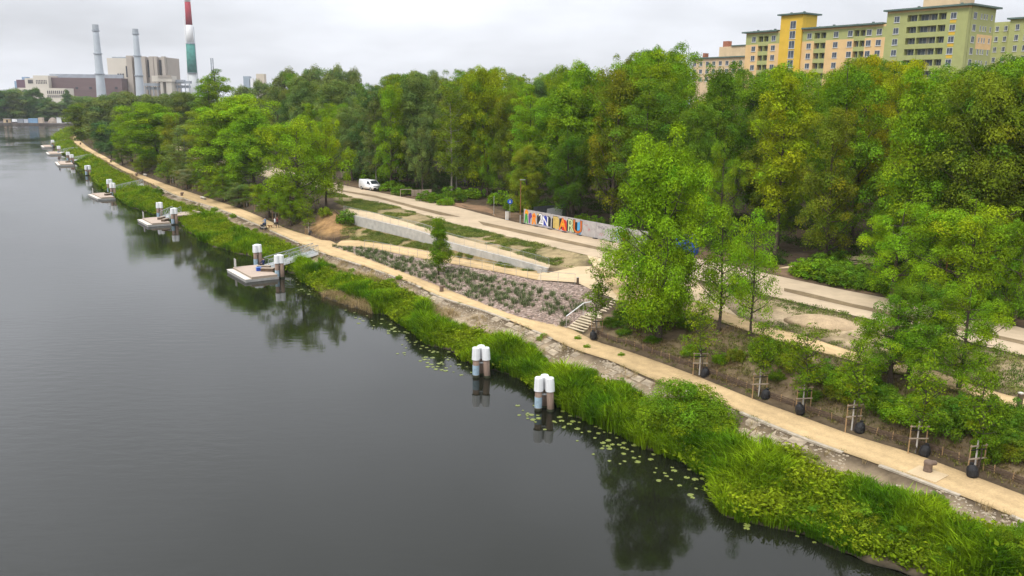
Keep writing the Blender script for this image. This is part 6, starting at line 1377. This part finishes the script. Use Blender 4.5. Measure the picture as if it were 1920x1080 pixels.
for i in range(3): wbox(h, 222.5 + i * 4.5, 225.5 + i * 4.5, 138, M_DK, 'window', .4, -.3, 141, YB)
wbox(h, 240.5, 243, 124, M_DK, 'duct', 2, -2.2, 145, YB)
h = works('coal_bunker', 'small cream block on tall legs right of the boiler house', 'industrial building', YP - 20); wbox(h, 286, 323, 142, M_LIGHT, dep=14, pyb=153, Y=YP - 20); wbox(h, 298, 322.5, 141.2, M_TAN, 'roof_band', 15, -.6, 146, YP - 20)
for a_, b_ in ((300, 305), (311, 321)): wbox(h, a_, b_, 153.2, M_LIGHT, 'leg', 12, 1, Y=YP - 20)
h = works('pipe_racks', 'blue-grey steel racks and ducts at the foot of the boiler house', 'industrial plant', YP - 10); YR = YP - 10
for a_, b_, t_ in ((270, 300, 156), (322.5, 356, 151.5), (330, 345, 149.5), (272, 296, 163), (323, 352, 160)): wbox(h, a_, b_, t_, M_GREYB, 'duct', 6, random.uniform(0, 6), t_ + 5, YR)
for a_ in (271, 278, 286, 294, 324, 331, 338, 346, 354): wbox(h, a_, a_ + 1.2, 157, M_GREYB, 'column', 1.2, 1, Y=YR)
def stack(pxb, pyb, pyt, r0, r1, label, rings, cap=True, Y=YP - 40):
    P = at_y(pxb, pyb, Y); r = thing('chimney', label, 'chimney', (P.x, Y, 0)); z1 = zt(pxb, pyt, Y); z0_ = P.z; mb = MB(); rr_ = lambda z: r0 + (r1 - r0) * min(1, max(0, (z - 1.5) / (z1 - 1.5))) ** .75; zs = [1.5 + (z1 - 1.5) * i / 8 for i in range(9)]; mb.lathe([(rr_(z), z) for z in zs], n=20); mb.build('shaft', M_STACK, r, True)
    for py in rings: z = zt(pxb, py, Y); mb = MB(); mb.lathe([(rr_(z) + .1, z - .5), (rr_(z) + .9, z - .4), (rr_(z) + .9, z + .5), (rr_(z) + .1, z + .6)], n=20); mb.build('gallery', M_GREYB, r)
    if cap: z = zt(pxb, pyt + 9, Y); mb = MB(); mb.lathe([(rr_(z) + .35, z), (rr_(z1) + .3, z1 + .4)], n=20); mb.build('crown_band', mat('crown_grey', (.33, .36, .39), .9, .1), r)
    return r, rr_, z1
stack(190.5, 178, 47, 5.6, 2.7, 'left one of two pale grey chimneys in front of the brick hall', (58, 101, 139)); stack(263, 172, 55, 5.2, 2.5, 'right one of two pale grey chimneys before the boiler house', (64, 105, 142))
Ys = YP + 10; P = at_y(362, 155, Ys); sc_ = thing('striped_chimney', 'very tall red and white chimney partly wrapped in green netting', 'chimney', (P.x, Ys, 0)); edges = [(175, 'lower_shaft', (.50, .52, .52), 0), (137, 'green_netting', (.06, .22, .19), .9), (82, 'white_band', (.66, .66, .66), 0), (47, 'red_band', (.32, .035, .05), 0), (4, 'white_band', (.66, .66, .66), 0), (-14, 'top', None, 0)]
rs_ = lambda z: 5.0 - (z - 1.5) / 122 * 2.1
for (y0, nm, c, ex), (y1, *_x) in zip(edges, edges[1:]):
    z0_, z1 = (1.5 if y0 == 175 else zt(362, y0, Ys)), zt(362, y1, Ys); mb = MB(); mb.lathe([(rs_(z0_) + ex, z0_ + .01), (rs_((z0_ + z1) / 2) + ex, (z0_ + z1) / 2), (rs_(z1) + ex, z1 - .01)], n=22); mb.build(nm, mat('stack_' + nm, c, .9, .25 if ex else .06, .25), sc_, True)
for py in (137, 82): z = zt(362, py, Ys); mb = MB(); mb.lathe([(rs_(z) + .6, z - .4), (rs_(z) + 1.2, z - .3), (rs_(z) + 1.2, z + .4), (rs_(z) + .6, z + .5)], n=20); mb.build('gallery', M_GREYB, sc_)
mb = MB(); mb.bar((-6.0, 0, 1.5), (-4.6, 0, zt(350, 32, Ys)), .9); mb.build('hoist_mast', M_WHITE, sc_); mb = MB(); mb.bar((5.8, 0, 1.5), (4.6, 0, zt(365, 50, Ys)), .5); mb.build('cable_run', M_GREYB, sc_)
h = works('antenna_mast', 'small grey twin antenna mast right of the striped chimney', 'mast', 900); 
for px in (398.5, 402): wbox(h, px - .8, px + .8, 109, M_GREYB, 'mast', 1, 0, Y=900)
h = works('far_silos', 'small blue and beige silos peeping over the trees right of the poplar', 'silo', 900); wbox(h, 457, 468, 143, mat('silo_blue', (.3, .36, .42), .7), 'silo', 8, 0, Y=900); wbox(h, 469, 474, 147, M_WHITE, 'silo', 6, 1, Y=900); wbox(h, 477, 492, 138, mat('silo_beige', (.55, .48, .38), .8), 'block', 8, 8, Y=900)
# ------------------------------------------------------------------ haze
hz_m = bpy.data.materials.new('haze'); t, o = nodes(hz_m); pv = t.nodes.new('ShaderNodeVolumePrincipled')
pv.inputs['Color'].default_value = (0.92, 0.95, 1.0, 1); pv.inputs['Density'].default_value = 0.00009; pv.inputs['Anisotropy'].default_value = 0.0
t.links.new(pv.outputs[0], o.inputs['Volume'])
hb = MB(); hb.box((0, 500, 84), (8000, 6400, 172)); tag(hb.build('haze', hz_m), 'thin pale haze over the river and the town', kind='stuff')
